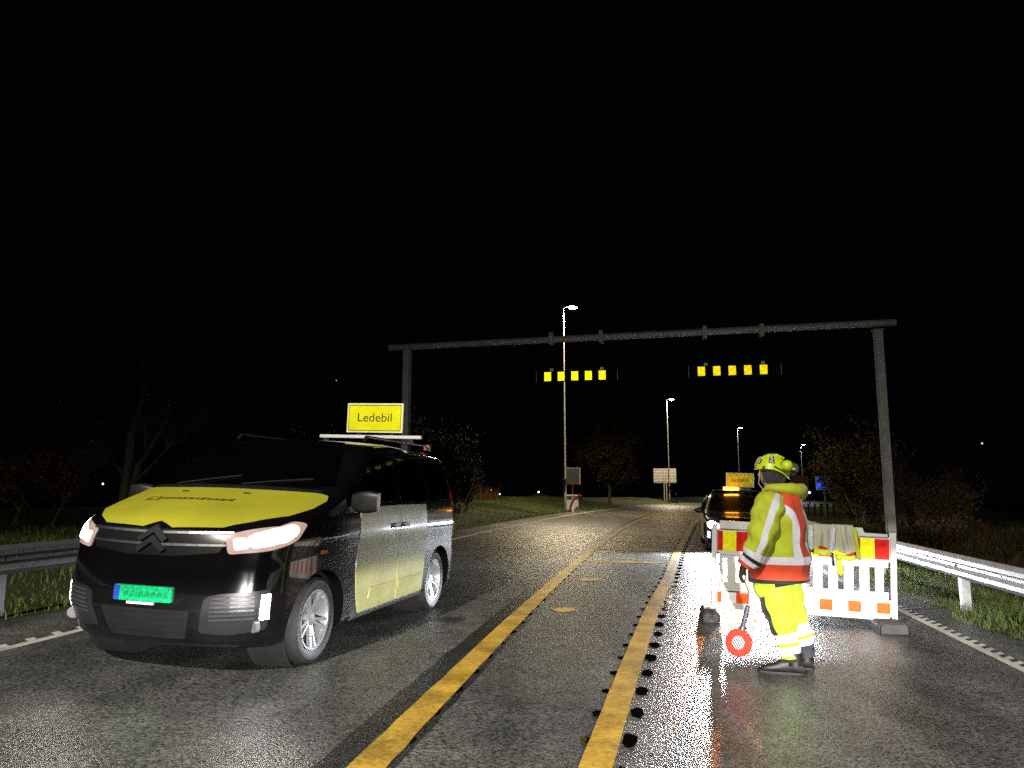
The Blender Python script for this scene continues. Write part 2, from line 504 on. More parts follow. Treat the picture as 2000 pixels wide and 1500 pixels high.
def strip(mb, ufun, w, y0, y1, dy, h=0.008, wob=0.0):
    n = int((y1 - y0) / dy)
    L_, R_ = [], []
    for i in range(n + 1):
        y = y0 + (y1 - y0) * i / n
        u = ufun(y)
        d = (random.uniform(-wob, wob), random.uniform(-wob, wob))
        L_.append(RP(u - w / 2 + d[0], y, h)); R_.append(RP(u + w / 2 + d[1], y, h))
    mb.add(L_ + R_, [(i, n + 1 + i, n + 2 + i, i + 1) for i in range(n)])

def line2(y):
    return float(np.interp(y, [-5, 4.35, 9.46, 13.2, 24.5, 42, 300], [-.85, -.26, .06, .34, .88, 1.35, 1.5]))
mb = MB()
strip(mb, lambda y: -1.46, .20, -6, 62, .22, .009, .006); strip(mb, lambda y: -1.46, .20, 62, 250, 2, .009)
struct(mb.build('road_marking_median', M_ypaint, smooth=40))
mb = MB()
strip(mb, line2, .185, -6, 60, .3, .010, .003); strip(mb, line2, .185, 60, 250, 2, .010)
struct(mb.build('road_marking_lane', M_ypaint, smooth=40))
M_tar = asphalt_mat('tar_sealed_strip', (0.016, 0.016, 0.016), cell=60.0, depth=.002)
mb = MB(); strip(mb, lambda y: -1.66, .17, -6, 60, .25, .006, .012); strip(mb, lambda y: -1.33, .05, -6, 60, .25, .006, .015)
struct(mb.build('road_seal_strip', M_tar))
# hatching between the two yellow lines: slim diagonal bars
mb = MB()
hy = [9.55, 12.65, 15.8, 19.0, 22.0, 25.0, 28.0]
while hy[-1] < 95: hy.append(hy[-1] + 3.05)
for i, y in enumerate(hy):
    a, b_ = -1.46 + .16, line2(y) - .15
    if i == 0: a, b_ = -1.13, -.85
    if i == 1: a, b_ = -1.13, -.70
    ww = (b_ - a)
    n = 10
    sk = 0.10
    top, bot = [], []
    th_ = [.19, .22, .27, .36, .42][min(i, 4)]
    for k in range(n + 1):
        t = k / n
        e = th_ * (math.sin(math.pi * (0.04 + .92 * t)) ** .7) * random.uniform(.8, 1.1)
        top.append(RP(a + ww * t, y + sk * (t - .5) * ww + e, .010)); bot.append(RP(a + ww * t, y + sk * (t - .5) * ww - e, .010))
    mb.add(top + bot, [(k, k + 1, n + 2 + k, n + 1 + k) for k in range(n)])
struct(mb.build('road_marking_hatching', M_ypaint))
# comb-edged white lines
for nm, uu, sgn, y1 in (('road_marking_kerbside', 3.42, 1, 60), ('road_marking_verge', -5.42, -1, 34)):
    mb = MB()
    strip(mb, lambda y: uu - sgn * .05, .10, -6, y1, .5, .009, .003)
    y = -6
    while y < y1:
        a, b_ = uu - sgn * .03, uu + sgn * .10
        sk = .10
        mb.add([RP(a, y, .009), RP(a, y + .10, .009), RP(b_, y + .10 + sk, .009), RP(b_, y + sk, .009)], [(0, 1, 2, 3)])
        y += .20 if sgn > 0 else .30
    if y1 < 60: strip(mb, lambda y: uu, .17, y1, 120, 1.5, .009)
    strip(mb, lambda y: uu, .17, max(60, y1 if y1 >= 60 else 120), 250, 2, .009)
    struct(mb.build(nm, M_wpaint))
# milled rumble grooves beside the line, full of dark water
M_groove = pm('water_filled_groove', (0.003, 0.003, 0.0035), .06, 0, .3, 60, spec=.35)
def grooves(nm, uf, off, y0, y1, step, ru, ry):
    mb = MB()
    y = y0
    while y < y1:
        u = uf(y) + off + random.uniform(-.008, .008)
        n = 22; sc_ = random.uniform(.82, 1.15)
        pts = []
        for k in range(n):
            a = 2 * math.pi * k / n
            j = random.uniform(.86, 1.12)
            pts.append(RP(u + ru * sc_ * j * math.cos(a), y + ry * sc_ * j * math.sin(a), .0075))
        mb.add(pts, [tuple(range(n))])
        y += step + random.uniform(-.02, .02)
    return struct(mb.build(nm, M_groove))
grooves('rumble_groove', line2, .150, 3.1, 34, .56, .052, .135)
grooves('rumble_groove', line2, -.115, 3.1, 34, .56, .035, .065)
grooves('rumble_groove', lambda y: -1.46, .10, 3.0, 34, .56, .035, .09)

# ------------------------------------------------------------------ grass blades on the verges
def blade_mat(name, c1, c2):
    m = bpy.data.materials.new(name); m.use_nodes = True
    nt = m.node_tree; b = nt.nodes['Principled BSDF']; L = nt.links.new
    ge = nn(nt, 'ShaderNodeNewGeometry')
    cr = nn(nt, 'ShaderNodeValToRGB'); e = cr.color_ramp.elements
    e[0].color = (*c1, 1); e[1].color = (*c2, 1)
    L(ge.outputs['Random Per Island'], cr.inputs[0]); L(cr.outputs[0], b.inputs['Base Color'])
    b.inputs['Roughness'].default_value = .7; b.inputs['Specular IOR Level'].default_value = .08
    return m
M_blade = blade_mat('grass_blades', (0.045, 0.10, 0.02), (0.15, 0.17, 0.045))
M_reed = blade_mat('dry_reeds', (0.06, 0.03, 0.016), (0.11, 0.06, 0.03))
M_dry = blade_mat('dry_brown_grass', (0.055, 0.036, 0.018), (0.10, 0.075, 0.03))

def blades(name, u, y, hmin, hmax, wid, lean, mat, patch=True):
    n = len(u)
    x = u + u0(y); z = ground_z(u, y)
    k = .75 + .5 * np.sin(x * 2.3) * np.sin(y * 1.9 + 1) if patch else 1
    h = rng.uniform(hmin, hmax, n) * k
    a = rng.uniform(0, 2 * np.pi, n)
    w = wid * rng.uniform(.6, 1.3, n)
    b = rng.uniform(0, 2 * np.pi, n); ln = lean * h * rng.uniform(.2, 1.2, n)
    p = np.stack([x, y, z - .01], -1)
    d = np.stack([np.cos(a), np.sin(a), 0 * a], -1) * w[:, None] / 2
    mid = p + np.stack([np.cos(b) * ln * .3, np.sin(b) * ln * .3, h * .6], -1)
    top = p + np.stack([np.cos(b) * ln, np.sin(b) * ln, h], -1)
    v = np.stack([p - d, p + d, mid + d * .8, mid - d * .8, top + d * .1, top - d * .1], 1).reshape(-1, 3)
    i = np.arange(n)[:, None] * 6
    f = np.concatenate([i + np.array([0, 1, 2, 3]), i + np.array([3, 2, 4, 5])], 0)
    return np_mesh(name, v, f, mat)
n = 26000
y = 4 + 16 * rng.random(n) ** 1.3
u = 4.05 + 2.6 * rng.random(n) + .10 * np.sin(y * 3.1) - .12
ob = blades('grass', u, y, .04, .16, .006, .6, M_blade); struct(ob, 'stuff')
n = 34000
y = 5 + 58 * rng.random(n) ** 1.25
u = -6.45 - 7.0 * rng.random(n) ** .9
ob = blades('grass', u, y, .05, .20, .012, .6, M_blade); struct(ob, 'stuff')
n = 9000
y = rng.uniform(24, 52, n); u = rng.uniform(-15.5, -12.6, n)
ob = blades('reeds', u, y, .5, 1.15, .022, .25, M_reed); struct(ob, 'stuff')
n = 16000
y = rng.uniform(7, 36, n); u = 5.2 + 9.5 * rng.random(n) ** .8
ob = blades('dry_grass', u, y, .25, .65, .014, .6, M_dry); struct(ob, 'stuff')
# ------------------------------------------------------------------ vehicles: one warped shell, patches laid on it
class Shell:
    def __init__(s, L, Wd, r, z0, ztop, w, F, Rr, crown):
        s.hx, s.hy, s.hz = L / 2, Wd / 2, .85
        s.r, s.z0, s.zt_nodes, s.w, s.F, s.Rr, s.crown = r, z0, ztop, w, F, Rr, crown
    def zt(s, X):
        xs, zs = s.zt_nodes
        return float(np.mean(np.interp([X - .08, X - .04, X, X + .04, X + .08], xs, zs)))
    def S(s, X, Y, Z, off=0.0):
        h = (s.hx - s.r, s.hy - s.r, s.hz - s.r)
        p = (X, Y, Z)
        q = [max(-h[i], min(h[i], p[i])) for i in range(3)]
        d = Vector([p[i] - q[i] for i in range(3)])
        if d.length < 1e-9: d = Vector((0, 0, 1))
        d.normalize()
        p = Vector(q) + d * (s.r + off)
        zt = s.zt(p.x) - s.crown * (p.y / s.hy) ** 2
        v = (p.z + s.hz) / (2 * s.hz)
        z = s.z0 + v * (zt - s.z0)
        y = p.y / s.hy * s.w(p.x, z)
        t = (p.x + s.hx) / (2 * s.hx)
        x = s.Rr(p.y, z) + t * (s.F(p.y, z) - s.Rr(p.y, z))
        return Vector((x, y, z))
    def Zof(s, z, X, Y=0):
        zt = s.zt(X) - s.crown * (Y / s.hy) ** 2
        return (z - s.z0) / (zt - s.z0) * 2 * s.hz - s.hz
    # charts: 2D patch coordinates -> box point
    def chart(s, kind, a, b):
        if kind == 'sideL': return (a, s.hy, s.Zof(b, a, s.hy))
        if kind == 'sideR': return (a, -s.hy, s.Zof(b, a, s.hy))
        if kind == 'front': return (s.hx, a, s.Zof(b, s.hx, a))
        if kind == 'rear': return (-s.hx, a, s.Zof(b, -s.hx, a))
        if kind == 'fs':
            if abs(a) <= s.hy: return (s.hx, a, s.Zof(b, s.hx, a))
            X = s.hx - (abs(a) - s.hy)
            return (X, math.copysign(s.hy, a), s.Zof(b, X, s.hy))
        if kind == 'tf':
            if a <= s.hx: return (a, b, s.hz)
            return (s.hx, b, s.hz - (a - s.hx) / ((s.zt(s.hx) - s.z0) / (2 * s.hz)))
    def body(s, n=(96, 40, 40)):
        def knots(h, n):
            inner = np.linspace(-(h - s.r), h - s.r, n)
            e = np.linspace(0, s.r, 6)[1:]
            return np.concatenate([-(h - s.r) - e[::-1], inner, h - s.r + e])
        kx, ky, kz = knots(s.hx, n[0]), knots(s.hy, n[1]), knots(s.hz, n[2])
        idx, vs, fs = {}, [], []
        def vid(p):
            k = (round(p[0], 5), round(p[1], 5), round(p[2], 5))
            if k not in idx:
                idx[k] = len(vs); vs.append(s.S(*p))
            return idx[k]
        for (ka, kb, mk) in ((kx, ky, lambda a, b, sg: (a, b, sg * s.hz)), (kx, kz, lambda a, b, sg: (a, sg * s.hy, b)), (ky, kz, lambda a, b, sg: (sg * s.hx, a, b))):
            for sg in (-1, 1):
                for i in range(len(ka) - 1):
                    for j in range(len(kb) - 1):
                        fs.append([vid(mk(ka[i], kb[j], sg)), vid(mk(ka[i + 1], kb[j], sg)), vid(mk(ka[i + 1], kb[j + 1], sg)), vid(mk(ka[i], kb[j + 1], sg))])
        mb = MB(); mb.add(vs, fs)
        return mb
    def patch(s, name, kind, poly, mat, parent, off=.004, depth=.012, step=.05, smooth=50, rnd=0.0, mb=None):
        """a panel cut to poly (chart coordinates) that follows the shell; polys may be one outline or several"""
        polys = poly if isinstance(poly[0][0], (tuple, list)) else [poly]
        out = mb or MB()
        for pl in polys:
            if rnd: pl = round_poly(pl, rnd)
            bm = bmesh.new()
            f = bm.faces.new([bm.verts.new((p[0], p[1], 0)) for p in pl])
            xs = [p[0] for p in pl]; ys = [p[1] for p in pl]
            for ax, lo, hi in ((0, min(xs), max(xs)), (1, min(ys), max(ys))):
                k = math.floor(lo / step) + 1
                while k * step < hi - 1e-4:
                    co = [0, 0, 0]; co[ax] = k * step
                    no = [0, 0, 0]; no[ax] = 1
                    bmesh.ops.bisect_plane(bm, geom=list(bm.verts) + list(bm.edges) + list(bm.faces), plane_co=co, plane_no=no, dist=1e-5)
                    k += 1
            bm.verts.index_update()
            bpts = [s.chart(kind, v.co.x, v.co.y) for v in bm.verts]
            n = len(bpts)
            top = [s.S(*p, off) for p in bpts]; bot = [s.S(*p, off - depth) for p in bpts]
            faces = [tuple(v.index for v in f.verts) for f in bm.faces]
            rim = []
            for e in bm.edges:
                if len(e.link_faces) == 1:
                    a, b = e.verts[0].index, e.verts[1].index
                    rim.append((a, b, n + b, n + a))
            bm.free()
            out.add(top + bot, faces + rim)
        if mb is not None: return None
        return out.build(name, mat, parent, smooth=smooth)

def round_poly(pl, r, k=4):
    n = len(pl); out = []
    for i in range(n):
        p = Vector(pl[i]); a = Vector(pl[i - 1]); b = Vector(pl[(i + 1) % n])
        da, db = (a - p), (b - p)
        rr = min(r, da.length * .45, db.length * .45)
        pa, pb = p + da.normalized() * rr, p + db.normalized() * rr
        for j in range(k + 1):
            t = j / k
            q = pa * (1 - t) ** 2 + p * 2 * t * (1 - t) + pb * t * t
            out.append((q.x, q.y))
    return out

def wheel_cut(obj, centres, r, y0, y1):
    """cut the wheel arches out of the shell"""
    for (x, z) in centres:
        for sg in (-1, 1):
            mb = MB()
            mb.cyl((x, sg * y0, z), (x, sg * y1, z), r, 48)
            cut = mb.build('cutter', M_black_plastic)
            md = obj.modifiers.new('arch', 'BOOLEAN'); md.object = cut; md.operation = 'DIFFERENCE'; md.solver = 'EXACT'
            cut.parent = obj.parent
            cut.matrix_parent_inverse = Matrix.Identity(4)
            bpy.context.view_layer.update()
            dg = bpy.context.evaluated_depsgraph_get()
            me = bpy.data.meshes.new_from_object(obj.evaluated_get(dg))
            obj.modifiers.clear(); old = obj.data; obj.data = me
            bpy.data.objects.remove(cut)
    obj.data.polygons.foreach_set('use_smooth', [True] * len(obj.data.polygons))
    obj.data.set_sharp_from_angle(angle=R(40))

def make_wheel(parent, loc, sgn, Rt, wid, Rr, m_tyre, m_rim, spokes=5):
    """wheel on a local y axle; sgn = outward side"""
    M = Matrix.Translation(loc) @ Matrix.Rotation(-math.pi / 2 * sgn, 4, 'X')
    h = wid / 2
    b = MB()
    b.lathe([(0, h * .06), (.145, h * .06), (.145, -h * .1), (0, -h * .1)], M, 32)
    parent = b.build('wheel', M_dark_metal, parent, smooth=30)
    t = MB()
    t.lathe([(Rr + .005, -h * .86), (Rr + .05, -h), (Rt - .03, -h * .98), (Rt - .004, -h * .8), (Rt, -h * .35), (Rt, h * .35), (Rt - .004, h * .8), (Rt - .03, h * .98), (Rr + .05, h), (Rr + .005, h * .86), (Rr - .01, h * .3), (Rr - .01, -h * .3)], M, 48, True)
    for g in (-.3, 0, .3):
        t.lathe([(Rt + .0012, h * g - .004), (Rt + .0012, h * g + .004), (Rt - .006, h * g + .003), (Rt - .006, h * g - .003)], M, 48, True)
    ty = t.build('tyre', m_tyre, parent, smooth=30)
    r = MB()
    r.lathe([(Rr + .008, h * .92), (Rr - .012, h * .90), (Rr - .02, h * .70), (Rr - .03, h * .1), (Rr - .03, -h * .8), (Rr + .006, -h * .8)], M, 48, False)
    r.lathe([(0.0, h * .66), (.05, h * .64), (.062, h * .55), (.068, h * .2), (.0, h * .2)], M, 28)
    for k in range(spokes):
        for d in (-.17, .17):
            a = 2 * math.pi * k / spokes + math.pi / 2
            p0 = M @ Vector((.05 * math.cos(a + d * 1.5), .05 * math.sin(a + d * 1.5), h * .48))
            p1 = M @ Vector(((Rr - .012) * math.cos(a + d), (Rr - .012) * math.sin(a + d), h * .74))
            r.bar(p0, p1, .026, .03, up=(0, sgn, 0))
    ri = r.build('rim', m_rim, parent, smooth=35)
    return ty

M_van_black = pm('black_van_paint', (0.004, 0.0036, 0.0045), .14, 0, .1, 3, coat=1.0, coat_rough=.03, spec=.3, rvar=.2)
M_van_yellow = pm('yellow_foil', (0.42, 0.40, 0.03), .42, 0, .07, 3, coat=.12, coat_rough=.12, rvar=.3, spec=.2)
M_door = pm('glare_paled_yellow_foil', (0.43, 0.42, 0.16), .40, 0, .10, 3, coat=.15, coat_rough=.12, rvar=.3, spec=.25)  # the bonnet's yellow made paler, headlight reflections put into the colour
M_glass = pm('tinted_glass', (0.0012, 0.0012, 0.0014), .03, 0, .1, 2, spec=.6)
M_tyre = pm('tyre_rubber', (0.022, 0.022, 0.024), .6, 0, .3, 12, .001, 40)
M_alloy = pm('alloy_wheel', (0.55, 0.57, 0.60), .28, .75, .1, 8)
M_chrome = pm('chrome_trim', (0.75, 0.76, 0.78), .32, 1.0, .05, 8)
M_inside = pm('wheel_housing', (0.006, 0.006, 0.006), .9)
M_lens_warm = glow('headlamp_lens', (1.0, 0.74, 0.66), 2.0)
M_lens_clear = pm('headlamp_housing', (0.45, 0.40, 0.40), .12, .5, .2, 12, coat=1, emis=(1.0, .62, .52), estr=.45)
M_housing = pm('lamp_glass_housing', (0.35, 0.35, 0.37), .15, .5, .2, 12, coat=1)
M_lens_hot = glow('headlamp_reflector', (1.0, 0.88, 0.78), 22.0)
M_drl = glow('running_light', (0.80, 0.86, 1.0), 9.0)
M_white_bar = pm('white_bar_paint', (0.8, 0.8, 0.76), .4, 0, .06)
M_taillight = pm('red_tail_lamp', (0.30, 0.01, 0.01), .15, 0, .1, coat=1)

def pose_on_road(px, py, fwd_angle, back=None):
    """matrix of a vehicle whose forward +X points along heading angle, standing on the cross-sloped road at (x, y)"""
    u = px - float(u0(py))
    n = Vector((K, -K * slope0(py), 1)).normalized()
    f = Vector((math.cos(fwd_angle), math.sin(fwd_angle), 0)); f = (f - n * f.dot(n)).normalized()
    l = n.cross(f)
    M = Matrix((f, l, n)).transposed().to_4x4()
    M.translation = (px, py, -K * u + float(zlong(py)) + .004)
    return M

def sign_board(parent, M, w, h, text, m_face, name='roof_sign', size=.16):
    mb = MB()
    mb.box((0, 0, 0), (w, h, .022)); mb.xform(M)
    o = mb.build(name, M_white_retro, parent, bevel=.006)
    f = MB(); f.prism(round_poly([(-w / 2 + .012, -h / 2 + .012), (w / 2 - .012, -h / 2 + .012), (w / 2 - .012, h / 2 - .012), (-w / 2 + .012, h / 2 - .012)], .02), 'z', .0112, .0132); f.xform(M)
    f.build('sign_face', m_face, o)
    b = MB()
    t = .008
    for (c, s_) in (((0, h / 2 - .025, .0142), (w - .05, t, .002)), ((0, -h / 2 + .025, .0142), (w - .05, t, .002)), ((w / 2 - .025, 0, .0142), (t * .6, h - .05, .002)), ((-w / 2 + .025, 0, .0142), (t * .6, h - .05, .002))):
        b.box(c, s_)
    b.xform(M); b.build('sign_border', M_sign_ink, o)
    text_mesh('sign_lettering', text, size, M_sign_ink, o, M @ Matrix.Translation((0, 0, .0142)))
    return o

# ---------------------------------------------------------------- the yellow and black escort van
FW, RW = Vector((-1.68, 6.48)), Vector((-0.99, 9.34))
_f = (FW - RW).normalized()
_ang = math.atan2(_f.y, _f.x)
_l = Vector((-_f.y, _f.x))
VX_F, VX_R, TRK = 1.43, -1.495, .86
TRK = .86 * 1.08
_o = (FW - _f * VX_F - _l * TRK + RW - _f * VX_R - _l * TRK) / 2
YS = 1.08      # the van is this much broader than the first measure
van = thing('escort_van', 'black escort van with yellow bonnet and doors and a yellow Ledebil sign on its roof', 'van', M=pose_on_road(_o.x, _o.y, _ang))
def van_w(X, z):
    w = .955
    if z < .5: w -= .03 * (.5 - z) / .3
    if z > 1.15: w -= .165 * ((z - 1.15) / .75) ** 1.25
    w += .012 * math.exp(-((z - 1.0) / .10) ** 2)
    if X > 1.2: w -= .10 * ((X - 1.2) / 1.1) ** 2
    return w
def van_F(Y, z):
    lean = float(np.interp(z, [.2, .35, .5, .62, .80, 1.0, 1.12, 1.3], [.13, .05, .0, .0, .02, .055, .10, .12]))
    return 2.305 - .27 * abs(Y / .95) ** 3.0 - lean
def van_R(Y, z):
    return -2.17 + .09 * abs(Y / .95) ** 4 + max(0, z - 1.0) * .12
van.scale = (1, YS, 1)
vs_ = Shell(4.61, 1.90, .13, .20, ([-2.4, -2.3, -2.1, -1.5, -.3, .25, .50, .70, 1.34, 1.44, 1.75, 2.1, 2.3, 2.4], [1.80, 1.84, 1.875, 1.90, 1.915, 1.89, 1.845, 1.76, 1.435, 1.40, 1.32, 1.225, 1.15, 1.13]), van_w, van_F, van_R, .045)
vb = vs_.body().build('body', M_van_black, van)
wheel_cut(vb, ((VX_F, .345), (VX_R, .345)), .405, .55, 1.2)
for X in (VX_F, VX_R):
    for sg in (-1, 1):
        arch = MB()
        Mx = Matrix.Translation((X, sg * .55, .345)) @ Matrix.Rotation(-math.pi / 2 * sg, 4, 'X')
        arch.lathe([(.0, -.02), (.40, -.02), (.402, .30)], Mx, 40)
        arch.build('wheel_housing', M_inside, van, smooth=40)
for X in (VX_F, VX_R):
    for sg in (1, -1):
        make_wheel(van, (X, sg * .80, .345), sg, .345, .215, .235, M_tyre, M_alloy)
P = vs_.patch
# bonnet foil
bon = P('bonnet', 'tf', [(1.47, -.40), (1.475, 0), (1.47, .40), (1.44, .78), (1.46, .885), (1.56, .925), (1.80, .92), (2.06, .86), (2.22, .70), (2.335, .54), (2.36, .13), (2.31, 0), (2.36, -.13), (2.335, -.54), (2.22, -.70), (2.06, -.86), (1.80, -.92), (1.56, -.925), (1.46, -.885), (1.44, -.78)], M_van_yellow, van, .006, .014, .06)
mb = MB()      # blurred company mark on the bonnet, unreadable in the photo
P('', 'tf', [[(1.88, -.50), (1.88, -.36), (1.865, -.36), (1.865, -.50)], [(1.80, -.50), (1.80, -.36), (1.785, -.36), (1.785, -.50)], [(1.785, -.50), (1.88, -.50), (1.88, -.475), (1.785, -.475)], [(1.785, -.385), (1.88, -.385), (1.88, -.36), (1.785, -.36)]], None, None, .0095, .004, .2, mb=mb)
y_ = -.33
for k in range(11):
    w_ = [.045, .03, .05, .04, .05, .03, .045, .05, .04, .05, .05][k]
    P('', 'tf', [(1.80, y_), (1.845 + .012 * (k % 3 == 0), y_), (1.845, y_ + w_), (1.80 - .02 * (k in (6, 10)), y_ + w_)], None, None, .0095, .004, .2, mb=mb)
    y_ += w_ + .016
mb.build('bonnet_lettering', pm('faded_foil_lettering', (.09, .085, .012), .4, 0, .5, 30), bon)
for y_ in (-.28, .30):
    mb = MB()
    P('', 'tf', [(1.60, y_ - .03), (1.615, y_ - .03), (1.615, y_ + .03), (1.60, y_ + .03)], None, None, .016, .01, .2, mb=mb)
    mb.build('washer_jet', M_black_plastic, bon)
# windscreen, cowl, windows
P('windscreen', 'tf', [(.50, -.66), (.47, 0), (.50, .66), (.62, .76), (1.26, .87), (1.33, .70), (1.36, 0), (1.33, -.70), (1.26, -.87), (.62, -.76)], M_glass, van, .004, .012, .06)
P('cowl', 'tf', [(1.37, -.82), (1.385, 0), (1.37, .82), (1.44, .80), (1.455, 0), (1.44, -.80)], M_black_plastic, van, .005, .012, .1)
for a, b_ in (((1.38, -.55), (1.22, .02)), ((1.38, .12), (1.20, .68))):
    mb = MB(); mb.tube([vs_.S(*vs_.chart('tf', *a), .02), vs_.S(*vs_.chart('tf', (a[0] + b_[0]) / 2, (a[1] + b_[1]) / 2), .022), vs_.S(*vs_.chart('tf', *b_), .018)], .007, 6)
    mb.build('wiper', M_inside, van, smooth=60)
for sd in ('sideL', 'sideR'):
    P('side_window', sd, [(1.10, 1.30), (.96, 1.42), (.50, 1.69), (.36, 1.735), (-.10, 1.745), (-.10, 1.29)], M_glass, van, .004, .012, .06, rnd=.04)
    P('side_window', sd, [(-.19, 1.29), (-.19, 1.745), (-1.12, 1.735), (-1.12, 1.28)], M_glass, van, .004, .012, .06, rnd=.04)
    P('side_window', sd, [(-1.21, 1.28), (-1.21, 1.735), (-1.95, 1.70), (-2.06, 1.30)], M_glass, van, .004, .012, .06, rnd=.05)
    fd = P('front_door', sd, [(.985, 1.20), (.975, .70), (.93, .45), (.88, .29), (-.135, .29), (-.135, 1.255), (.5, 1.25)], M_door, van, .005, .014, .06, rnd=.02)
    sdr = P('sliding_door', sd, [(-.15, .29), (-.15, 1.255), (-1.06, 1.25), (-1.06, .78), (-1.02, .29)], M_door, van, .005, .014, .06, rnd=.02)
    for dr, (xa, xb) in ((fd, (.10, -.06)), (sdr, (-.20, -.36))):
        mb = MB(); P('', sd, [(xa, 1.03), (xb, 1.03), (xb, 1.075), (xa, 1.075)], None, None, .028, .02, .05, rnd=.015, mb=mb)
        mb.build('door_handle', M_black_plastic, dr, smooth=40)
    for dr, (xa, xb) in ((fd, (.66, -.11)), (sdr, (-.18, -.92))):
        mb = MB(); P('', sd, [(xa, .395), (xb, .395), (xb, .50), (xa - .06 * (xa > 0), .50)], None, None, .012, .012, .06, rnd=.02, mb=mb)
        mb.build('door_moulding', M_door, dr, smooth=40)
    P('sill', sd, [(1.0, .215), (-1.06, .215), (-1.06, .27), (1.0, .27)], M_chrome, van, .006, .012, .1)
    P('tail_lamp', sd, [(-2.17, .92), (-2.29, .92), (-2.29, 1.42), (-2.20, 1.40)], M_taillight, van, .006, .012, .05)
    P('slide_rail', sd, [(-1.10, 1.035), (-2.1, 1.03), (-2.1, 1.055), (-1.10, 1.06)], M_black_plastic, van, .004, .010, .1)
    sg = 1 if sd == 'sideL' else -1
    mb = MB()
    mrings = []
    for k in range(7):
        q = k / 6; yy = .955 + .235 * q
        hw = .055 * (.55 + .45 * math.sin(math.pi * (.15 + .75 * q))); hh = .10 * (.60 + .40 * math.sin(math.pi * (.12 + .72 * q)))
        mrings.append([(.96 + hw * math.copysign(abs(math.cos(a)) ** .6, math.cos(a)) + .02 * q, sg * yy, 1.30 + .01 * q + hh * math.copysign(abs(math.sin(a)) ** .55, math.sin(a))) for a in [2 * math.pi * j / 20 for j in range(20)]])
    mb.loft(mrings)
    mb.bar((.97, sg * .86, 1.235), (.97, sg * .99, 1.235), .06, .05)
    mi = mb.build('wing_mirror', M_black_plastic, van, smooth=60)
    mb = MB()
    mb.tube([(.15, sg * .67, 1.90), (.10, sg * .675, 1.945), (-1.7, sg * .675, 1.945), (-1.8, sg * .67, 1.89)], .014, 8)
    mb.build('roof_rail', M_dark_metal, van, smooth=60)
    mb = MB(); P('', sd, [(1.62, .88), (1.72, .88), (1.72, .91), (1.62, .91)], None, None, .006, .008, .05, mb=mb)
    mb.build('side_indicator', pm('amber_lens', (.6, .18, .01), .2), van)
# front end
P('grille', 'front', [(-.62, 1.085), (.62, 1.085), (.56, .925), (.20, .89), (-.20, .89), (-.56, .925)], pm('grille_plastic', (.010, .010, .012), .3, 0, .1), van, .003, .012, .06)
mb = MB()
for sg in (-1, 1):
    P('', 'front', [(sg * .07, 1.055), (sg * .64, 1.067), (sg * .64, 1.082), (sg * .07, 1.074)], None, None, .012, .014, .1, mb=mb)
    P('', 'front', [(sg * .07, .965), (sg * .60, .975), (sg * .60, .990), (sg * .07, .984)], None, None, .012, .014, .1, mb=mb)
mb.build('grille_bar', M_chrome, van)
mb = MB()     # double chevron between the bars
for dz in (0, -.075):
    for sg in (-1, 1):
        P('', 'front', [(0, 1.12 + dz), (0, 1.065 + dz), (sg * .10, .995 + dz), (sg * .135, 1.02 + dz)], None, None, .026, .03, .1, mb=mb)
mb.build('chevron_badge', M_dark_metal, van, smooth=30)
P('lower_grille', 'front', [(-.40, .50), (.40, .50), (.34, .28), (-.34, .28)], pm('intake_plastic', (.008, .008, .009), .6), van, .004, .012, .06, rnd=.02)
mb = MB()
for k in range(4):
    z_ = .32 + .05 * k
    P('', 'front', [(-.35, z_), (.35, z_), (.35, z_ + .012), (-.35, z_ + .012)], None, None, .010, .01, .1, mb=mb)
mb.build('intake_slat', M_black_plastic, van)
plate = P('number_plate', 'front', [(-.26, .555), (.26, .555), (.26, .665), (-.26, .665)], pm('green_plate', (.0, .42, .16), .5, 0, .35, 40), van, .020, .02, .06, rnd=.008)
P('plate_band', 'front', [(-.26, .557), (-.205, .557), (-.205, .663), (-.26, .663)], pm('blue_plate_band', (.02, .06, .42), .5, 0, .3, 30), plate, .022, .004, .06)
mb = MB()    # the plate is blurred beyond reading in the photo: smears only
y_ = -.17
for w_ in (.05, .045, .02, .05, .05, .045, .05, .045):
    P('', 'front', [(y_, .583), (y_ + w_, .59), (y_ + w_ * .9, .632), (y_ + .01, .622)], None, None, .022, .003, .2, mb=mb)
    y_ += w_ + .006
mb.build('plate_smear', pm('plate_smear_ink', (.0, .25, .09), .5, 0, .5, 60), plate)
mb = MB(); P('', 'front', [(-.14, .53), (.10, .53), (.10, .548), (-.14, .548)], None, None, .012, .012, .1, mb=mb)
mb.build('plate_holder', M_white_bar, van)
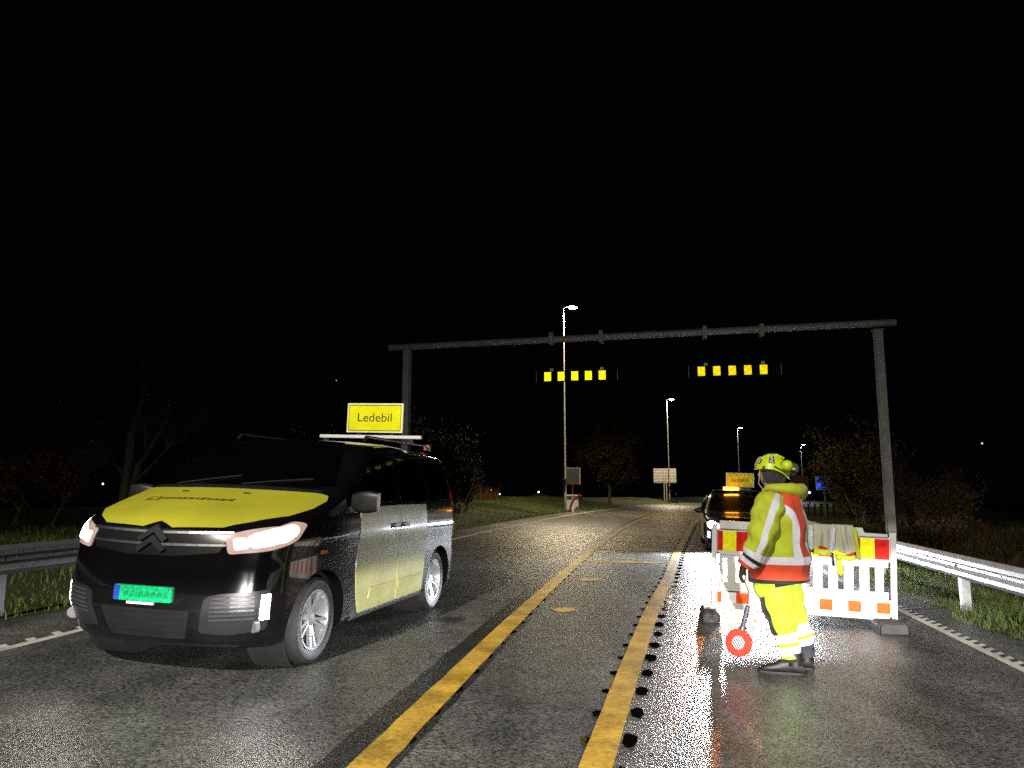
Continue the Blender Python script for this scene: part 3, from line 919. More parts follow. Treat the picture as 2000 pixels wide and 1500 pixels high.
for sg in (-1, 1):
    hl = P('headlight', 'fs', [(sg * .58, 1.055), (sg * .63, .915), (sg * .95, .945), (sg * 1.14, 1.02), (sg * 1.24, 1.13), (sg * 1.12, 1.175), (sg * .90, 1.145)], M_lens_clear, van, .008, .02, .05, rnd=.03)
    P('lamp_reflector', 'fs', [(sg * .73, 1.045), (sg * .77, .965), (sg * 1.00, .995), (sg * 1.13, 1.08), (sg * 1.10, 1.14), (sg * .92, 1.12)], M_lens_hot, hl, .012, .008, .05, rnd=.04)
    P('lamp_lens', 'fs', [(sg * .64, 1.035), (sg * .67, .945), (sg * .765, .96), (sg * .725, 1.045)], M_lens_warm, hl, .012, .006, .05, rnd=.02)
    pod = P('fog_lamp_pod', 'fs', [(sg * .46, .335), (sg * .51, .60), (sg * .58, .625), (sg * .93, .655), (sg * .98, .60), (sg * .92, .36), (sg * .68, .32)], pm('fog_pod_plastic', (.02, .02, .023), .35), van, .006, .014, .05, rnd=.03)
    mb = MB()
    for k in range(6):
        z_ = .43 + k * .032
        P('', 'fs', [(sg * (.55 + .004 * k), z_), (sg * .85, z_ + .012), (sg * .85, z_ + .026), (sg * (.55 + .004 * k), z_ + .013)], None, None, .016, .016, .1, mb=mb)
    mb.build('pod_fin', pm('fin_plastic', (.05, .05, .056), .3), pod)
    mb = MB()
    for k in range(6):
        z_ = .435 + k * .032
        for a_ in ((.875, .905), (.915, .945)):
            P('', 'fs', [(sg * (a_[0] + .002 * k), z_), (sg * (a_[1] + .002 * k), z_ - .004), (sg * (a_[1] + .002 * k), z_ + .024), (sg * (a_[0] + .002 * k), z_ + .028)], None, None, .018, .01, .1, rnd=.006, mb=mb)
    mb.build('running_light', M_drl, pod)
    mb = MB()
    c0 = vs_.S(*vs_.chart('fs', sg * .86, .385), .0); c1 = vs_.S(*vs_.chart('fs', sg * .84, .385), .014)
    mb.cyl(c0, c1, .045, 20)
    mb.build('fog_lamp', M_housing, pod, smooth=40)
mb = MB(); P('', 'fs', [(-.70, .212), (.70, .212), (.66, .232), (-.66, .232)], None, None, .012, .012, .1, mb=mb)
mb.build('bumper_lip', M_black_plastic, van)
# roof bar with the sign
rb = MB(); rb.box((-1.30, .13, 2.03), (.05, 1.24, .04)); 
rb_o = rb.build('roof_bar', M_white_bar, van, bevel=.006)
for sg in (-1, 1):
    mb = MB(); mb.box((-1.30, .10 + sg * .52, 1.975), (.06, .05, .075))
    mb.build('bar_foot', M_black_plastic, rb_o, bevel=.01)
_Mf = Matrix(((0, 0, 1, 0), (1, 0, 0, 0), (0, 1, 0, 0), (0, 0, 0, 1)))     # sign plane: local x -> +Y, local y -> +Z, facing +X
rs = sign_board(van, Matrix.Translation((-1.27, .19, 2.26)) @ _Mf, .68, .36, 'Ledebil', M_sign_yellow, size=.15)
for sg in (-1, 1):
    mb = MB(); mb.box((-1.29, .19 + sg * .2, 2.14), (.02, .03, .25)); mb.build('sign_bracket', M_dark_metal, rs)
mb = MB(); mb.box((-1.78, .66, 1.93), (.08, .07, .075)); mb.build('roof_lamp', pm('amber_roof_lens', (.5, .16, .08), .25), van, bevel=.015)
for sg in (-1, 1):
    pz = vs_.S(*vs_.chart('fs', sg * .88, 1.05), .03)
    lo = lamp('van_headlamp_light', 'SPOT', pz, 36, (1.0, .90, .84), .05, (pz.x + 6, pz.y, -.15), spot=110, blend=.6, parent=van)

# ---------------------------------------------------------------- dark car with beacon waiting behind the barrier
CY = 18.6
_a = heading(CY)
_cx = float(u0(CY)) + 2.20
car = thing('escort_car', 'dark car waiting behind the barrier with amber roof beacon and Ledebil sign', 'car', M=pose_on_road(_cx + 2.2 * math.sin(_a), CY + 2.2 * math.cos(_a), -math.pi / 2 - _a))
def car_w(X, z):
    w = .90
    if z > .85: w -= .22 * ((z - .85) / .62) ** 1.2
    if X > 1.2: w -= .08 * ((X - 1.2) / 1.0) ** 2
    return w
def car_F(Y, z):
    return 2.20 - .40 * abs(Y / .9) ** 2.6 - float(np.interp(z, [.2, .5, .8, 1.0], [.08, 0, .04, .10]))
def car_R(Y, z): return -2.2 + .15 * abs(Y / .9) ** 3 + max(0, z - .9) * .4
cs = Shell(4.4, 1.80, .12, .20, ([-2.3, -2.2, -1.9, -1.2, -.3, .1, .35, 1.10, 1.25, 1.9, 2.2, 2.3], [1.05, 1.15, 1.36, 1.45, 1.48, 1.45, 1.38, .98, .94, .86, .72, .68]), car_w, car_F, car_R, .04)
M_car = pm('dark_car_paint', (0.010, 0.010, 0.014), .3, 0, .1, 3, coat=1, coat_rough=.05)
cb = cs.body((60, 28, 24)).build('body', M_car, car)
wheel_cut(cb, ((1.32, .33), (-1.35, .33)), .37, .5, 1.1)
for X in (1.32, -1.35):
    for sg in (1, -1): make_wheel(car, (X, sg * .77, .33), sg, .33, .205, .215, M_tyre, M_alloy)
P = cs.patch
M_screen = pm('damp_windscreen', (.010, .008, .007), .40, 0, .15, 8, spec=.5)
P('windscreen', 'tf', [(.36, -.60), (.33, 0), (.36, .60), (1.02, .80), (1.08, 0), (1.02, -.80)], M_screen, car, .004, .012, .07)
for sd in ('sideL', 'sideR'):
    P('side_window', sd, [(.85, .93), (.25, 1.33), (-.35, 1.36), (-.35, .93)], M_glass, car, .004, .01, .07, rnd=.03)
    P('side_window', sd, [(-.42, .93), (-.42, 1.36), (-1.2, 1.32), (-1.5, .98)], M_glass, car, .004, .01, .07, rnd=.03)
    sg = 1 if sd == 'sideL' else -1
    mb = MB(); mb.ball((.72, sg * 1.0, .98), (.07, .12, .075), 16, 10); mb.bar((.72, sg * .83, .94), (.72, sg * .95, .95), .05, .04)
    mb.build('wing_mirror', M_black_plastic, car, smooth=60)
M_carlamp = pm('car_lamp_glass_flare', (.5, .5, .55), .15, .3, .3, 14, coat=1, emis=(.78, .86, 1.0), estr=2.2)  # whole lamp glass made to emit, standing in for flare round the lens
P('grille', 'front', [(-.42, .66), (.42, .66), (.36, .46), (-.36, .46)], M_black_plastic, car, .005, .012, .06, rnd=.02)
for sg in (-1, 1):
    hl = P('headlight', 'fs', [(sg * .52, .69), (sg * .56, .60), (sg * .84, .59), (sg * 1.02, .66), (sg * 1.06, .73), (sg * .86, .73)], M_carlamp, car, .008, .02, .05, rnd=.03)
    mb = MB()
    c0 = cs.S(*cs.chart('fs', sg * .80, .665), .0); c1 = cs.S(*cs.chart('fs', sg * .80, .665), .018)
    mb.cyl(c0, c1, .10, 20)
    mb.build('lamp_lens', glow('car_headlamp_lens', (.86, .93, 1.0), 120), hl)
    mb = MB(); P('', 'fs', [(sg * .56, .665), (sg * .57, .625), (sg * .68, .62), (sg * .68, .675)], None, None, .014, .01, .1, mb=mb)
    mb.build('side_lens', glow('car_side_lens', (.80, .86, 1.0), 5), hl)
    mb = MB()
    for k in range(3):
        z_ = .33 + k * .055
        P('', 'fs', [(sg * .86, z_), (sg * .96, z_ + .015), (sg * .98, z_ + .055), (sg * .88, z_ + .04)], None, None, .012, .012, .1, rnd=.008, mb=mb)
    mb.build('running_light', glow('car_running_light', (.78, .85, 1.0), 8), car)
    lp = cs.S(*cs.chart('fs', sg * .80, .665), .06)
    lo = cutoff(lamp('car_headlamp_light', 'SPOT', lp, 4200, (.88, .94, 1.0), .07, (lp.x + 9, lp.y * .9, .05), spot=130, blend=.7, parent=car), 1.0, .10, -.020, .012)
mb = MB(); mb.box((.0, 0, 1.52), (.14, .95, .03)); mb.box((.0, .60, 1.50), (.05, .05, .05)); mb.box((.0, -.60, 1.50), (.05, .05, .05)); mb.bar((0, -.62, 1.52), (0, .62, 1.52), .03, .02)
mb.build('roof_bar', M_dark_metal, car, bevel=.006)
bc = MB(); bc.box((.10, -.14, 1.565), (.17, .40, .085)); bc.build('amber_beacon', glow('amber_beacon_lens', (1.0, .34, .025), 11), car, bevel=.02)
mb = MB(); mb.box((.05, .24, 1.565), (.13, .30, .06)); mb.build('beacon_housing', pm('smoked_lens', (.10, .05, .03), .15), car, bevel=.015)
rs = sign_board(car, Matrix.Translation((-.30, .13, 1.81)) @ _Mf, .74, .38, 'Ledebil', retro('dirty_yellow_sign_sheet', (.66, .60, .03), .45, .4, .35, 14), size=.16)
for sg in (-1, 1):
    mb = MB(); mb.box((-.32, .13 + sg * .25, 1.60), (.03, .03, .26)); mb.build('sign_bracket', M_dark_metal, rs)
mb = MB(); mb.tube([(-1.3, .0, 1.44), (-1.35, .0, 1.95)], .006, 6); mb.build('aerial', M_black_plastic, car)
lamp('amber_beacon_light', 'SPOT', (.30, -.14, 1.575), 800, (1.0, .26, .02), .10, (2.3, -.14, 1.50), spot=36, blend=.5, parent=car)
# ------------------------------------------------------------------ height-warning portal over the road
GD = 17.4                                  # distance of its right post
_sl = slope0(GD)
_ac = Vector((1, -_sl, 0)).normalized()    # across the road, to the right
_pr = Vector((8.56, GD, 0))
GW = 11.55
_pl = _pr - _ac * GW
BZ = 5.28                                  # beam axis height
def gz(p):
    u = p.x - float(u0(p.y)); return float(ground_z(u, p.y))
M_gantry = pm('dull_gantry_steel', (.20, .195, .185), .6, .1, .25, 5.0)
portal = thing('height_portal', 'grey steel height portal spanning the whole road', 'road portal', (_pl.x, _pl.y, 0), math.atan2(_ac.y, _ac.x))
zl_, zr_ = gz(_pl) - .05, gz(_pr) - .05
for nm, x, z0_ in (('post', 0, zl_), ('post', GW, zr_)):
    mb = MB()       # H-section post
    mb.box((x, -.085, (z0_ + BZ) / 2 - .04), (.175, .016, BZ - z0_ - .1)); mb.box((x, .085, (z0_ + BZ) / 2 - .04), (.175, .016, BZ - z0_ - .1))
    mb.box((x, 0, (z0_ + BZ) / 2 - .04), (.014, .154, BZ - z0_ - .1))
    mb.box((x, 0, BZ - .098), (.24, .22, .02)); mb.box((x, 0, z0_ + .06), (.34, .34, .02))
    mb.build(nm, M_gantry, portal)
mb = MB(); mb.cyl((-.50, 0, BZ - .07), (GW + .40, 0, BZ + .07), .085, 28)
beam = mb.build('beam', M_gantry, portal, smooth=40)
# along-beam positions of the clamps and the boards below them
def beam_x(px):     # distance along the beam at which a sight line of this bearing meets it
    b = (px - 1000) / F_PX / math.cos(PITCH)
    # (pl + ac t): x = b*y*k ; iterate
    k = b * math.cos(PITCH) ** 2
    best = None
    for i in range(0, 1300):
        t = i / 100.0
        p = _pl + _ac * t
        zc = (BZ - CAM_H)
        fw = p.y * math.cos(PITCH) + zc * math.sin(PITCH)
        e = abs(p.x / fw - (px - 1000) / F_PX)
        if best is None or e < best[0]: best = (e, t)
    return best[1]
cl = [beam_x(q) for q in (1077, 1174, 1376, 1487)]
for x in cl:
    mb = MB()
    mb.box((x, -.10, BZ), (.10, .016, .30)); mb.box((x, .10, BZ), (.10, .016, .30)); mb.box((x, 0, BZ + .115), (.10, .2, .016)); mb.box((x, 0, BZ - .115), (.10, .2, .016))
    for sx_ in (-.03, .03):
        mb.cyl((x + sx_, -.108, BZ + .12), (x + sx_, -.122, BZ + .12), .009, 8); mb.cyl((x + sx_, -.108, BZ - .12), (x + sx_, -.122, BZ - .12), .009, 8)
    mb.build('clamp', M_gantry, portal)
M_board_black = pm('black_board_face', (0.003, 0.003, 0.003), .9, spec=.05)
M_chain = pm('blackened_chain', (0.012, 0.012, 0.012), .5, .5)
for i, (xa, xb, lab, nx_) in enumerate(((cl[0], cl[1], 'black board with five yellow reflectors hanging in front of the tallest lamp post', 0), (cl[2], cl[3], 'black board with five scuffed yellow reflectors hanging clear above the worker', 1))):
    zc = 4.31 if i == 0 else 4.33
    c = _pl + _ac * ((xa + xb) / 2)
    bd = thing('hanging_board', lab, 'hanging board', (c.x, c.y, zc), math.atan2(_ac.y, _ac.x), 'boards hanging from the height portal')
    hw = (xb - xa) / 2
    wd = hw * 2 * 1.61
    mb = MB(); mb.box((0, 0, 0), (wd, .035, .27)); mb.build('board_panel', M_board_black, bd, bevel=.004)
    for s_ in (-1, 1):
        mb = MB(); mb.box((s_ * (wd / 2 + .006), 0, 0), (.012, .05, .275)); mb.build('end_cap', M_gantry, bd)
    st = hw * 2 * .272
    for k in range(5):
        mb = MB(); mb.box(((k - 2) * st + (-.045 if i == 0 else -.05), -.021, 0), (.170, .005, .225))
        mb.build('reflector', M_board_yellow if i == 0 else retro('scuffed_portal_reflector', (.95, .76, .01), .30, .9, .3, 14), bd)
    for s_ in (-1, 1):
        mb = MB(); mb.box((s_ * hw, 0, .165), (.085, .03, .075)); mb.build('lug', M_galv, bd)
        mb = MB(); mb.tube([(s_ * hw, 0, .2), (s_ * hw, 0, BZ - zc - .12)], .007, 6); mb.build('hanger', M_chain, bd)

# ------------------------------------------------------------------ street lamps along the outer edge
M_lamp_pole = pm('lamp_pole', (0.30, 0.29, 0.28), .5, .3, .15, 3)
M_lamp_dark = pm('lamp_head_casing', (0.05, 0.05, 0.055), .4, .3)
def make_street_lamp(label, x, y, H, col, estr, power, arm_ang):
    zb = float(ground_z(x - float(u0(y)), y)) - .05
    t = thing('street_lamp', label, 'street lamp', (x, y, zb), arm_ang, 'lit street lamps along the curve')
    mb = MB(); mb.tube([(0, 0, 0), (0, 0, 1.2), (0, 0, 1.22), (0, 0, H)], [.10, .10, .085, .045], 16); mb.build('pole', M_lamp_pole, t, smooth=40)
    mb = MB(); mb.tube([(0, 0, 1.95), (0, 0, 2.0)], [.098, .098], 16); mb.build('pole_band', M_white_bar, t, smooth=40)
    mb = MB(); mb.tube([(0, 0, H - .02), (.12, 0, H + .06), (.30, 0, H + .09)], [.045, .042, .035], 10); mb.build('arm', M_lamp_pole, t, smooth=40)
    hd = MB()
    rings = []
    for k in range(9):
        q = k / 8; xx = .26 + .62 * q
        hw = .14 * math.sin(math.pi * (.10 + .84 * q)) ** .6; hh = .055 * math.sin(math.pi * (.12 + .80 * q)) ** .6
        rings.append([(xx, hw * math.cos(a), H + .10 + max(hh * math.sin(a), -.03)) for a in [2 * math.pi * j / 14 for j in range(14)]])
    hd.loft(rings); head = hd.build('lamp_head', M_lamp_dark, t, smooth=50)
    mb = MB(); mb.ball((.58, 0, H + .045), (.25, .13, .10), 20, 12)  # bowl drawn oversize so its glow stands in for the lamp's flare
    mb.build('lamp_glass', glow('street_lamp_glass', col, estr), head, smooth=60)
    lamp('street_lamp_light', 'SPOT', (.58, 0, H - .07), power, col, .12, (.58, 0, 0), parent=t, spot=150, blend=.5)
    return t
make_street_lamp('tallest street lamp, its pole passing behind the first hanging board', 3.04, 44.0, 12.05, (1.0, .82, .52), 420, 13000, R(8))
make_street_lamp('street lamp whose pole passes in front of the pale back of a road sign', 17.87, 87.0, 11.9, (1.0, .82, .54), 500, 13000, R(0))
make_street_lamp('street lamp rising straight above the Ledebil sign of the waiting car', 36.6, 123.0, 11.9, (.93, .93, 1.0), 520, 3600, R(-8))
make_street_lamp('farthest and lowest-looking street lamp, above the worker and brown sign', 61.6, 162.0, 11.8, (.88, .90, 1.0), 520, 3600, R(-12))
# the next lamp of the row stands beside and behind the camera: its light only reaches the picture
lamp('street_lamp_light', 'SPOT', (-6.3, -7.5, 12.0), 16500, (1.0, .94, .82), .15, (-4.0, -5.0, 0), spot=132, blend=.55)

# ------------------------------------------------------------------ guardrails
RAILP = [(0, -.155), (.028, -.155), (.083, -.105), (.083, -.055), (.020, -.018), (.020, .018), (.083, .055), (.083, .105), (.028, .155), (0, .155)]
def guardrail(label, ufun, y0, y1, face, zoff, nm='guardrail', post_y=(), M_=M_galv, dip=0):
    root = thing(nm, label, 'guardrail', tuple(G(ufun(y0), y0)))
    base = Vector(root.location)
    mb = MB()
    n = int((y1 - y0) / .5)
    rings = []
    for i in range(n + 1):
        y = y0 + (y1 - y0) * i / n
        u = ufun(y)
        p = G(u, y)
        a = heading(y)
        nrm = Vector((math.cos(a), -math.sin(a), 0)) * face
        zz = float(-K * u + zlong(y)) + zoff
        rings.append([Vector((p.x, p.y, zz)) + nrm * q[0] + Vector((0, 0, q[1])) - base for q in RAILP] + [Vector((p.x, p.y, zz)) + nrm * (q[0] - .004) + Vector((0, 0, q[1])) - base for q in RAILP[::-1]])
    mb.loft(rings, True)
    rl = mb.build('rail', M_, root, smooth=28)
    bt = MB()
    for y in post_y:
        u = ufun(y)
        a = heading(y); nrm = Vector((math.cos(a), -math.sin(a), 0)) * face; tg = Vector((math.sin(a), math.cos(a), 0))
        p = G(u, y); zz = float(-K * u + zlong(y)) + zoff
        c = Vector((p.x, p.y, 0)) - nrm * .075
        Mx = Matrix((nrm, tg, Vector((0, 0, 1)))).transposed()
        mb = MB()
        zb = p.z - .15; zt_ = zz + .13
        for o_, s_ in ((Vector((.05, 0, 0)), (.008, .115, 0)), (Vector((0, .055, 0)), (.10, .006, 0)), (Vector((-.046, .035, 0)), (.008, .045, 0)), (Vector((0, -.055, 0)), (.10, .006, 0))):
            q = Mx @ o_
            mb.box(c + q + Vector((0, 0, (zb + zt_) / 2)) - base, (s_[0], s_[1], zt_ - zb), Mx)
        mb.build('post', M_, root)
        for dz in (-.05, .05) if False else (0,):
            q = c + nrm * (.075 + .020) + Vector((0, 0, zz))
            bt.cyl(q - base, q + nrm * .014 - base, .016, 10)
    # bolt slots along the trough and at the overlaps
    y = y0 + .35
    while y < min(y1, 22):
        u = ufun(y); a = heading(y); nrm = Vector((math.cos(a), -math.sin(a), 0)) * face
        p = G(u, y); zz = float(-K * u + zlong(y)) + zoff
        q = Vector((p.x, p.y, zz)) + nrm * .0205
        bt.cyl(q - base, q + nrm * .003 - base, .012, 8)
        y += .62
    for y in post_y[1::2]:
        for dy in (.15, .30):
            for dz in (-.08, .08):
                yy = y + dy; u = ufun(yy); a = heading(yy); nrm = Vector((math.cos(a), -math.sin(a), 0)) * face
                p = G(u, yy); zz = float(-K * u + zlong(yy)) + zoff
                q = Vector((p.x, p.y, zz + dz)) + nrm * .0835
                bt.cyl(q - base, q + nrm * .010 - base, .014, 8)
    bt.build('bolt', M_dark_metal, rl)
    return root
guardrail('galvanised steel guardrail along the grass beside the barrier', lambda y: 4.22 + (.10 * min(1, max(0, (y - 8) / 14))), 2.0, 44, -1, .60, post_y=(2.6, 6.6, 10.55, 14.5, 18.5, 22.5, 26.5, 30.5, 34.5, 38.5))
guardrail('grey guardrail standing in the grass beyond the black van', lambda y: -6.75 - .04 * max(0, y - 9), 3.0, 14.5, 1, .56, post_y=(4.2, 8.2, 12.2), M_=pm('dark_weathered_rail', (.10, .10, .10), .6, .3))
# far rail across the slip road, coloured paler than the near rails
root = thing('guardrail', 'far pale guardrail seen as a dashed strip below the blue sign', 'guardrail', (23.0, 58.0, 0))
mb = MB()
zr2 = 1.5 - 31.5 / 1480 * 60
mb.box((.9, 2.0, zr2), (2.6, .03, .22), Matrix.Rotation(R(-8), 3, 'Z')); mb.build('rail', pm('pale_rail', (.8, .8, .76), .3, .2), root)
for k in range(6):
    mb = MB(); mb.box((-.3 + k * .46, 1.9 + (.9 - .46 * k) * .14, zr2 - .35), (.10, .08, 1.0)); mb.build('post', M_dark_metal, root)

# ------------------------------------------------------------------ signs and boxes by the road
def at(px, py, D):
    r = (px - 1000) / F_PX; u = (750 - py) / F_PX
    d = Vector((r, math.cos(PITCH) - u * math.sin(PITCH), math.sin(PITCH) + u * math.cos(PITCH)))
    return Vector((0, 0, CAM_H)) + d * (D / d.y)
def gground(x, y): return float(ground_z(x - float(u0(y)), y))
# grey sign box on a red and white post, with red conduits and a white cabinet behind
c = at(1117, 930, 45.0)
root = thing('sign_box', 'grey sign box on a red and white post beside the tallest lamp', 'sign', (c.x, c.y, gground(c.x, c.y)), R(-6))
zc = c.z - root.location.z
mb = MB(); mb.box((0, 0, zc), (.92, .14, .98)); mb.build('sign_case', pm('grey_sign_case', (.10, .10, .105), .6), root, bevel=.015)
mb = MB(); mb.box((.475, -.03, zc), (.05, .20, .98)); mb.build('white_edge', M_white_retro, root)
for x in (-.25, .3):
    mb = MB(); mb.box((x, 0, zc + .51), (.05, .1, .05)); mb.build('lifting_eye', M_galv, root)
for k, (za, zb_, m_) in enumerate(((0, .62, M_white_retro), (.62, 1.05, M_white_retro), (1.05, zc - .48, pm('red_post_paint', (.35, .02, .02), .5)))):
    mb = MB(); mb.cyl((.03, -.02, za - .1 * (k == 0)), (.03, -.02, zb_), .05, 14); mb.build('post', m_, root, smooth=40)
c2 = at(1117, 982, 46.2)
gb = gground(c2.x, c2.y)
root = thing('control_cabinet', 'white roadside control cabinet behind the red and white post', 'cabinet', (c2.x, c2.y, gb))
mb = MB(); mb.box((0, 0, .50), (.76, .40, .86)); mb.build('cabinet_body', M_white_plastic, root, bevel=.02)
mb = MB(); mb.box((0, 0, .96), (.84, .48, .06)); mb.build('cabinet_lid', M_white_plastic, root, bevel=.01)
mb = MB(); mb.box((0, 0, .03), (.66, .34, .14)); mb.build('plinth', M_dark_metal, root)
mb = MB(); mb.prism([(.05, .12), (.36, .34), (.36, .12)], 'y', -.205, -.202); mb.build('corner_decal', M_dark_metal, root)
c3 = at(1112, 998, 44.6); g3 = gground(c3.x, c3.y)
M_hose = pm('red_conduit', (.38, .03, .02), .4)
for k in range(2):
    mb = MB()
    mb.tube([(0 + .07 * k, 0, -.05), (.02 + .07 * k, 0, .22), (.10 + .07 * k, 0, .50), (.27 + .06 * k, -.02, .78), (.50 + .05 * k, -.04, .95 - .06 * k), (.66 + .05 * k, -.05, 1.0 - .07 * k)], .032, 10)
    o = mb.build('conduit_pipe', M_hose, smooth=50); o.location = (c3.x, c3.y, g3)
    tag(o, ['red conduit bending up out of the grass, the upper of the pair', 'red conduit bending up out of the grass, the lower of the pair'][k], 'pipe', 'red conduits by the cabinet')
# pale back of a large sign on two posts
c = at(1298.5, 929, 93.0); g_ = gground(c.x, c.y)
root = thing('road_sign', 'pale unlettered back of a wide road sign on twin posts', 'sign', (c.x, c.y, g_), R(-10))
zc = c.z - g_
M_signback = pm('aluminium_sign_back', (.50, .47, .42), .5, .3, .08)
mb = MB(); mb.box((0, 0, zc), (2.70, .04, 1.72)); mb.build('sign_panel', M_signback, root)
mb = MB()
for k in range(5): mb.box((0, -.035, zc - .72 + k * .36), (2.66, .03, .05))
mb.build('stiffener', pm('sign_rail', (.33, .31, .28), .5, .3), root)
for x in (-.12, .16):
    mb = MB(); mb.cyl((x, -.10, -.1), (x, -.10, zc + .7), .055, 12); mb.build('post', M_signback, root, smooth=40)
# blue direction sign with white frame
c = at(1607.5, 943.5, 55.0); g_ = gground(c.x, c.y)
root = thing('road_sign', 'blue road sign with white border and white symbols', 'sign', (c.x, c.y, g_), R(8))
zc = c.z - g_
M_blue = retro('blue_sign_sheet', (.008, .085, .90), .16, .6, .1, 4)
wS, hS = 1.12, .98
mb = MB(); mb.box((0, 0, zc), (wS, .04, hS)); mb.build('sign_panel', M_white_retro, root, bevel=.01)
mb = MB(); mb.prism(round_poly([(-wS / 2 + .05, zc - hS / 2 + .05), (wS / 2 - .05, zc - hS / 2 + .05), (wS / 2 - .05, zc + hS / 2 - .05), (-wS / 2 + .05, zc + hS / 2 - .05)], .05), 'y', -.025, -.022); fc = mb.build('sign_face', M_blue, root)
mb = MB()
mb.box((.06, -.027, zc + .26), (.24, .003, .14))
for z_, xs in ((.07, (-.30, -.12, .02)), (-.08, (-.16, -.04)), (-.30, (-.36, -.26, -.17, -.08, .02, .14, .24))):
    for x in xs: mb.box((x, -.027, zc + z_), (.085, .003, .075))
ang = [R(a) for a in range(30, 250, 20)]
for a0, a1 in zip(ang[:-1], ang[1:]):
    mb.bar((.26 + .17 * math.cos(a0), -.027, zc + .02 + .13 * math.sin(a0)), (.26 + .17 * math.cos(a1), -.027, zc + .02 + .13 * math.sin(a1)), .003, .03, up=(0, 0, 1))
mb.build('sign_symbols', pm('white_sign_print', (.75, .78, .85), .5), fc)
mb = MB(); mb.cyl((.10, .06, -.1), (.10, .06, zc), .045, 12); mb.build('post', M_galv_dull, root, smooth=40)
# brown sign seen behind the helmet
c = at(1562, 944, 50.0); g_ = gground(c.x, c.y)
root = thing('road_sign', 'dark brown road sign half hidden behind the worker helmet', 'sign', (c.x, c.y, g_))
zc = c.z - g_
mb = MB(); mb.box((0, 0, zc), (1.15, .04, 1.0)); mb.build('sign_panel', pm('brown_sign_face', (.10, .035, .028), .5), root, bevel=.008)
mb = MB(); mb.cyl((-.2, .06, -.1), (-.2, .06, zc), .045, 12); mb.build('post', M_galv_dull, root, smooth=40)
# delineator posts
for px, py, D, hgt, lab in ((1566, 1000, 24.5, 1.0, 'pale-headed marker post behind the worker at the guardrail'), (1321, 978, 78.0, 1.0, 'far marker post at the outer edge beside the sign back')):
    p = at(px, py, D); g_ = gground(p.x, p.y)
    root = thing('marker_post', lab, 'marker post', (p.x, p.y, g_))
    hh = 1.28 if D < 40 else .95
    mb = MB(); mb.tube([(0, 0, -.1), (0, 0, hh)], [.04, .04], 10); mb.build('post', pm('grey_post', (.16, .15, .15), .5), root, smooth=40)
    mb = MB(); mb.box((0, 0, hh + .09), (.11, .07, .18)); mb.build('reflector_head', pm('pale_head', (.55, .47, .45), .5), root, bevel=.02)
# small lamps far off
def far_light(px, py, D, r, col, st, lab, hgt=None):
    p = at(px, py, D); g_ = min(gground(p.x, p.y), p.z - .5)
    root = thing('distant_lamp', lab, 'lamp', (p.x, p.y, g_), 0, 'small lights in the distance')
    mb = MB(); mb.cyl((0, 0, 0), (0, 0, p.z - g_ - r), r * .5, 8); mb.build('post', M_lamp_dark, root)
    mb = MB(); mb.ball((0, 0, p.z - g_), r, 10, 8); mb.build('bulb', glow('distant_bulb', col, st), root)
far_light(1918, 866, 140, .14, (1.0, .42, .12), 3.0, 'lone orange light high on the right in the dark')
far_light(201, 945, 90, .09, (.9, .95, 1.0), 6.0, 'small white light just left of the bare tree trunk')
far_light(904, 966, 120, .10, (1.0, .90, .5), 2.2, 'dim yellowish light over the reeds nearest the van')
far_light(976, 965, 120, .11, (1.0, .95, .85), 4.0, 'white light in the middle of the reeds')
far_light(959, 957, 150, .09, (1.0, .95, .8), 1.4, 'faintest light just above the reeds')
far_light(1052, 961, 120, .12, (1.0, .98, .95), 6.0, 'bright white light left of the tallest lamp post')
far_light(1581, 962, 110, .16, (1.0, .90, .8), 3.0, 'small white light between the brown sign and the blue sign')
far_light(657, 743, 400, .3, (.7, .8, 1.0), .6, 'faint bluish light above the van roof')

# ------------------------------------------------------------------ the white barrier
BL, BR = Vector((2.36, 9.28, 0)), Vector((4.375, 8.90, 0))
_d = (BR - BL); BW = _d.length
def onroad(x, y): return -K * (x - float(u0(y))) + float(zlong(y)) + .004
zL, zR = onroad(BL.x, BL.y), onroad(BR.x, BR.y)
tilt = math.atan2(zR - zL - .03, BW)
MB_ = Matrix.Translation((BL.x, BL.y, zL)) @ Matrix.Rotation(math.atan2(_d.y, _d.x), 4, 'Z') @ Matrix.Rotation(-tilt, 4, 'Y')
bar = thing('traffic_barrier', 'white slatted plastic road barrier with red and yellow reflective bands', 'barrier', M=MB_)
B0, B1 = .125, 1.15     # bottom and top
mb = MB()
T = .05
BWt = BW
# frame: stiles, rails
mb.box((.03, 0, (B0 + B1) / 2 - .02), (.06, T, B1 - B0 - .04)); mb.box((BWt - .03, 0, (B0 + B1) / 2 - .02), (.06, T, B1 - B0 - .04))
mb.prism([(.09, 1.055), (.09, B1), (BWt - .36, B1 - .0), (BWt - .34, B1 - .055), (BWt - .09, B1 - .06), (BWt - .09, 1.055)], 'y', -T / 2 + .002, T / 2 - .002)
mb.box((BWt / 2, 0, .772), (BWt - .18, T + .012, .045))
mb.box((BWt / 2, 0, .73), (BWt - .18, T - .004, .04))
mb.box((BWt / 2, 0, .385), (BWt - .18, T - .004, .10))
mb.box((BWt / 2, 0, .345), (BWt - .18, T + .014, .016)); mb.box((BWt / 2, 0, .375), (BWt - .18, T + .010, .012))
mb.box((BWt / 2, 0, .155), (BWt - .18, T, .06))
mb.box((BWt / 2, .012, .915), (BWt - .10, .018, .28)); mb.box((BWt / 2, .012, .255), (BWt - .10, .018, .18))
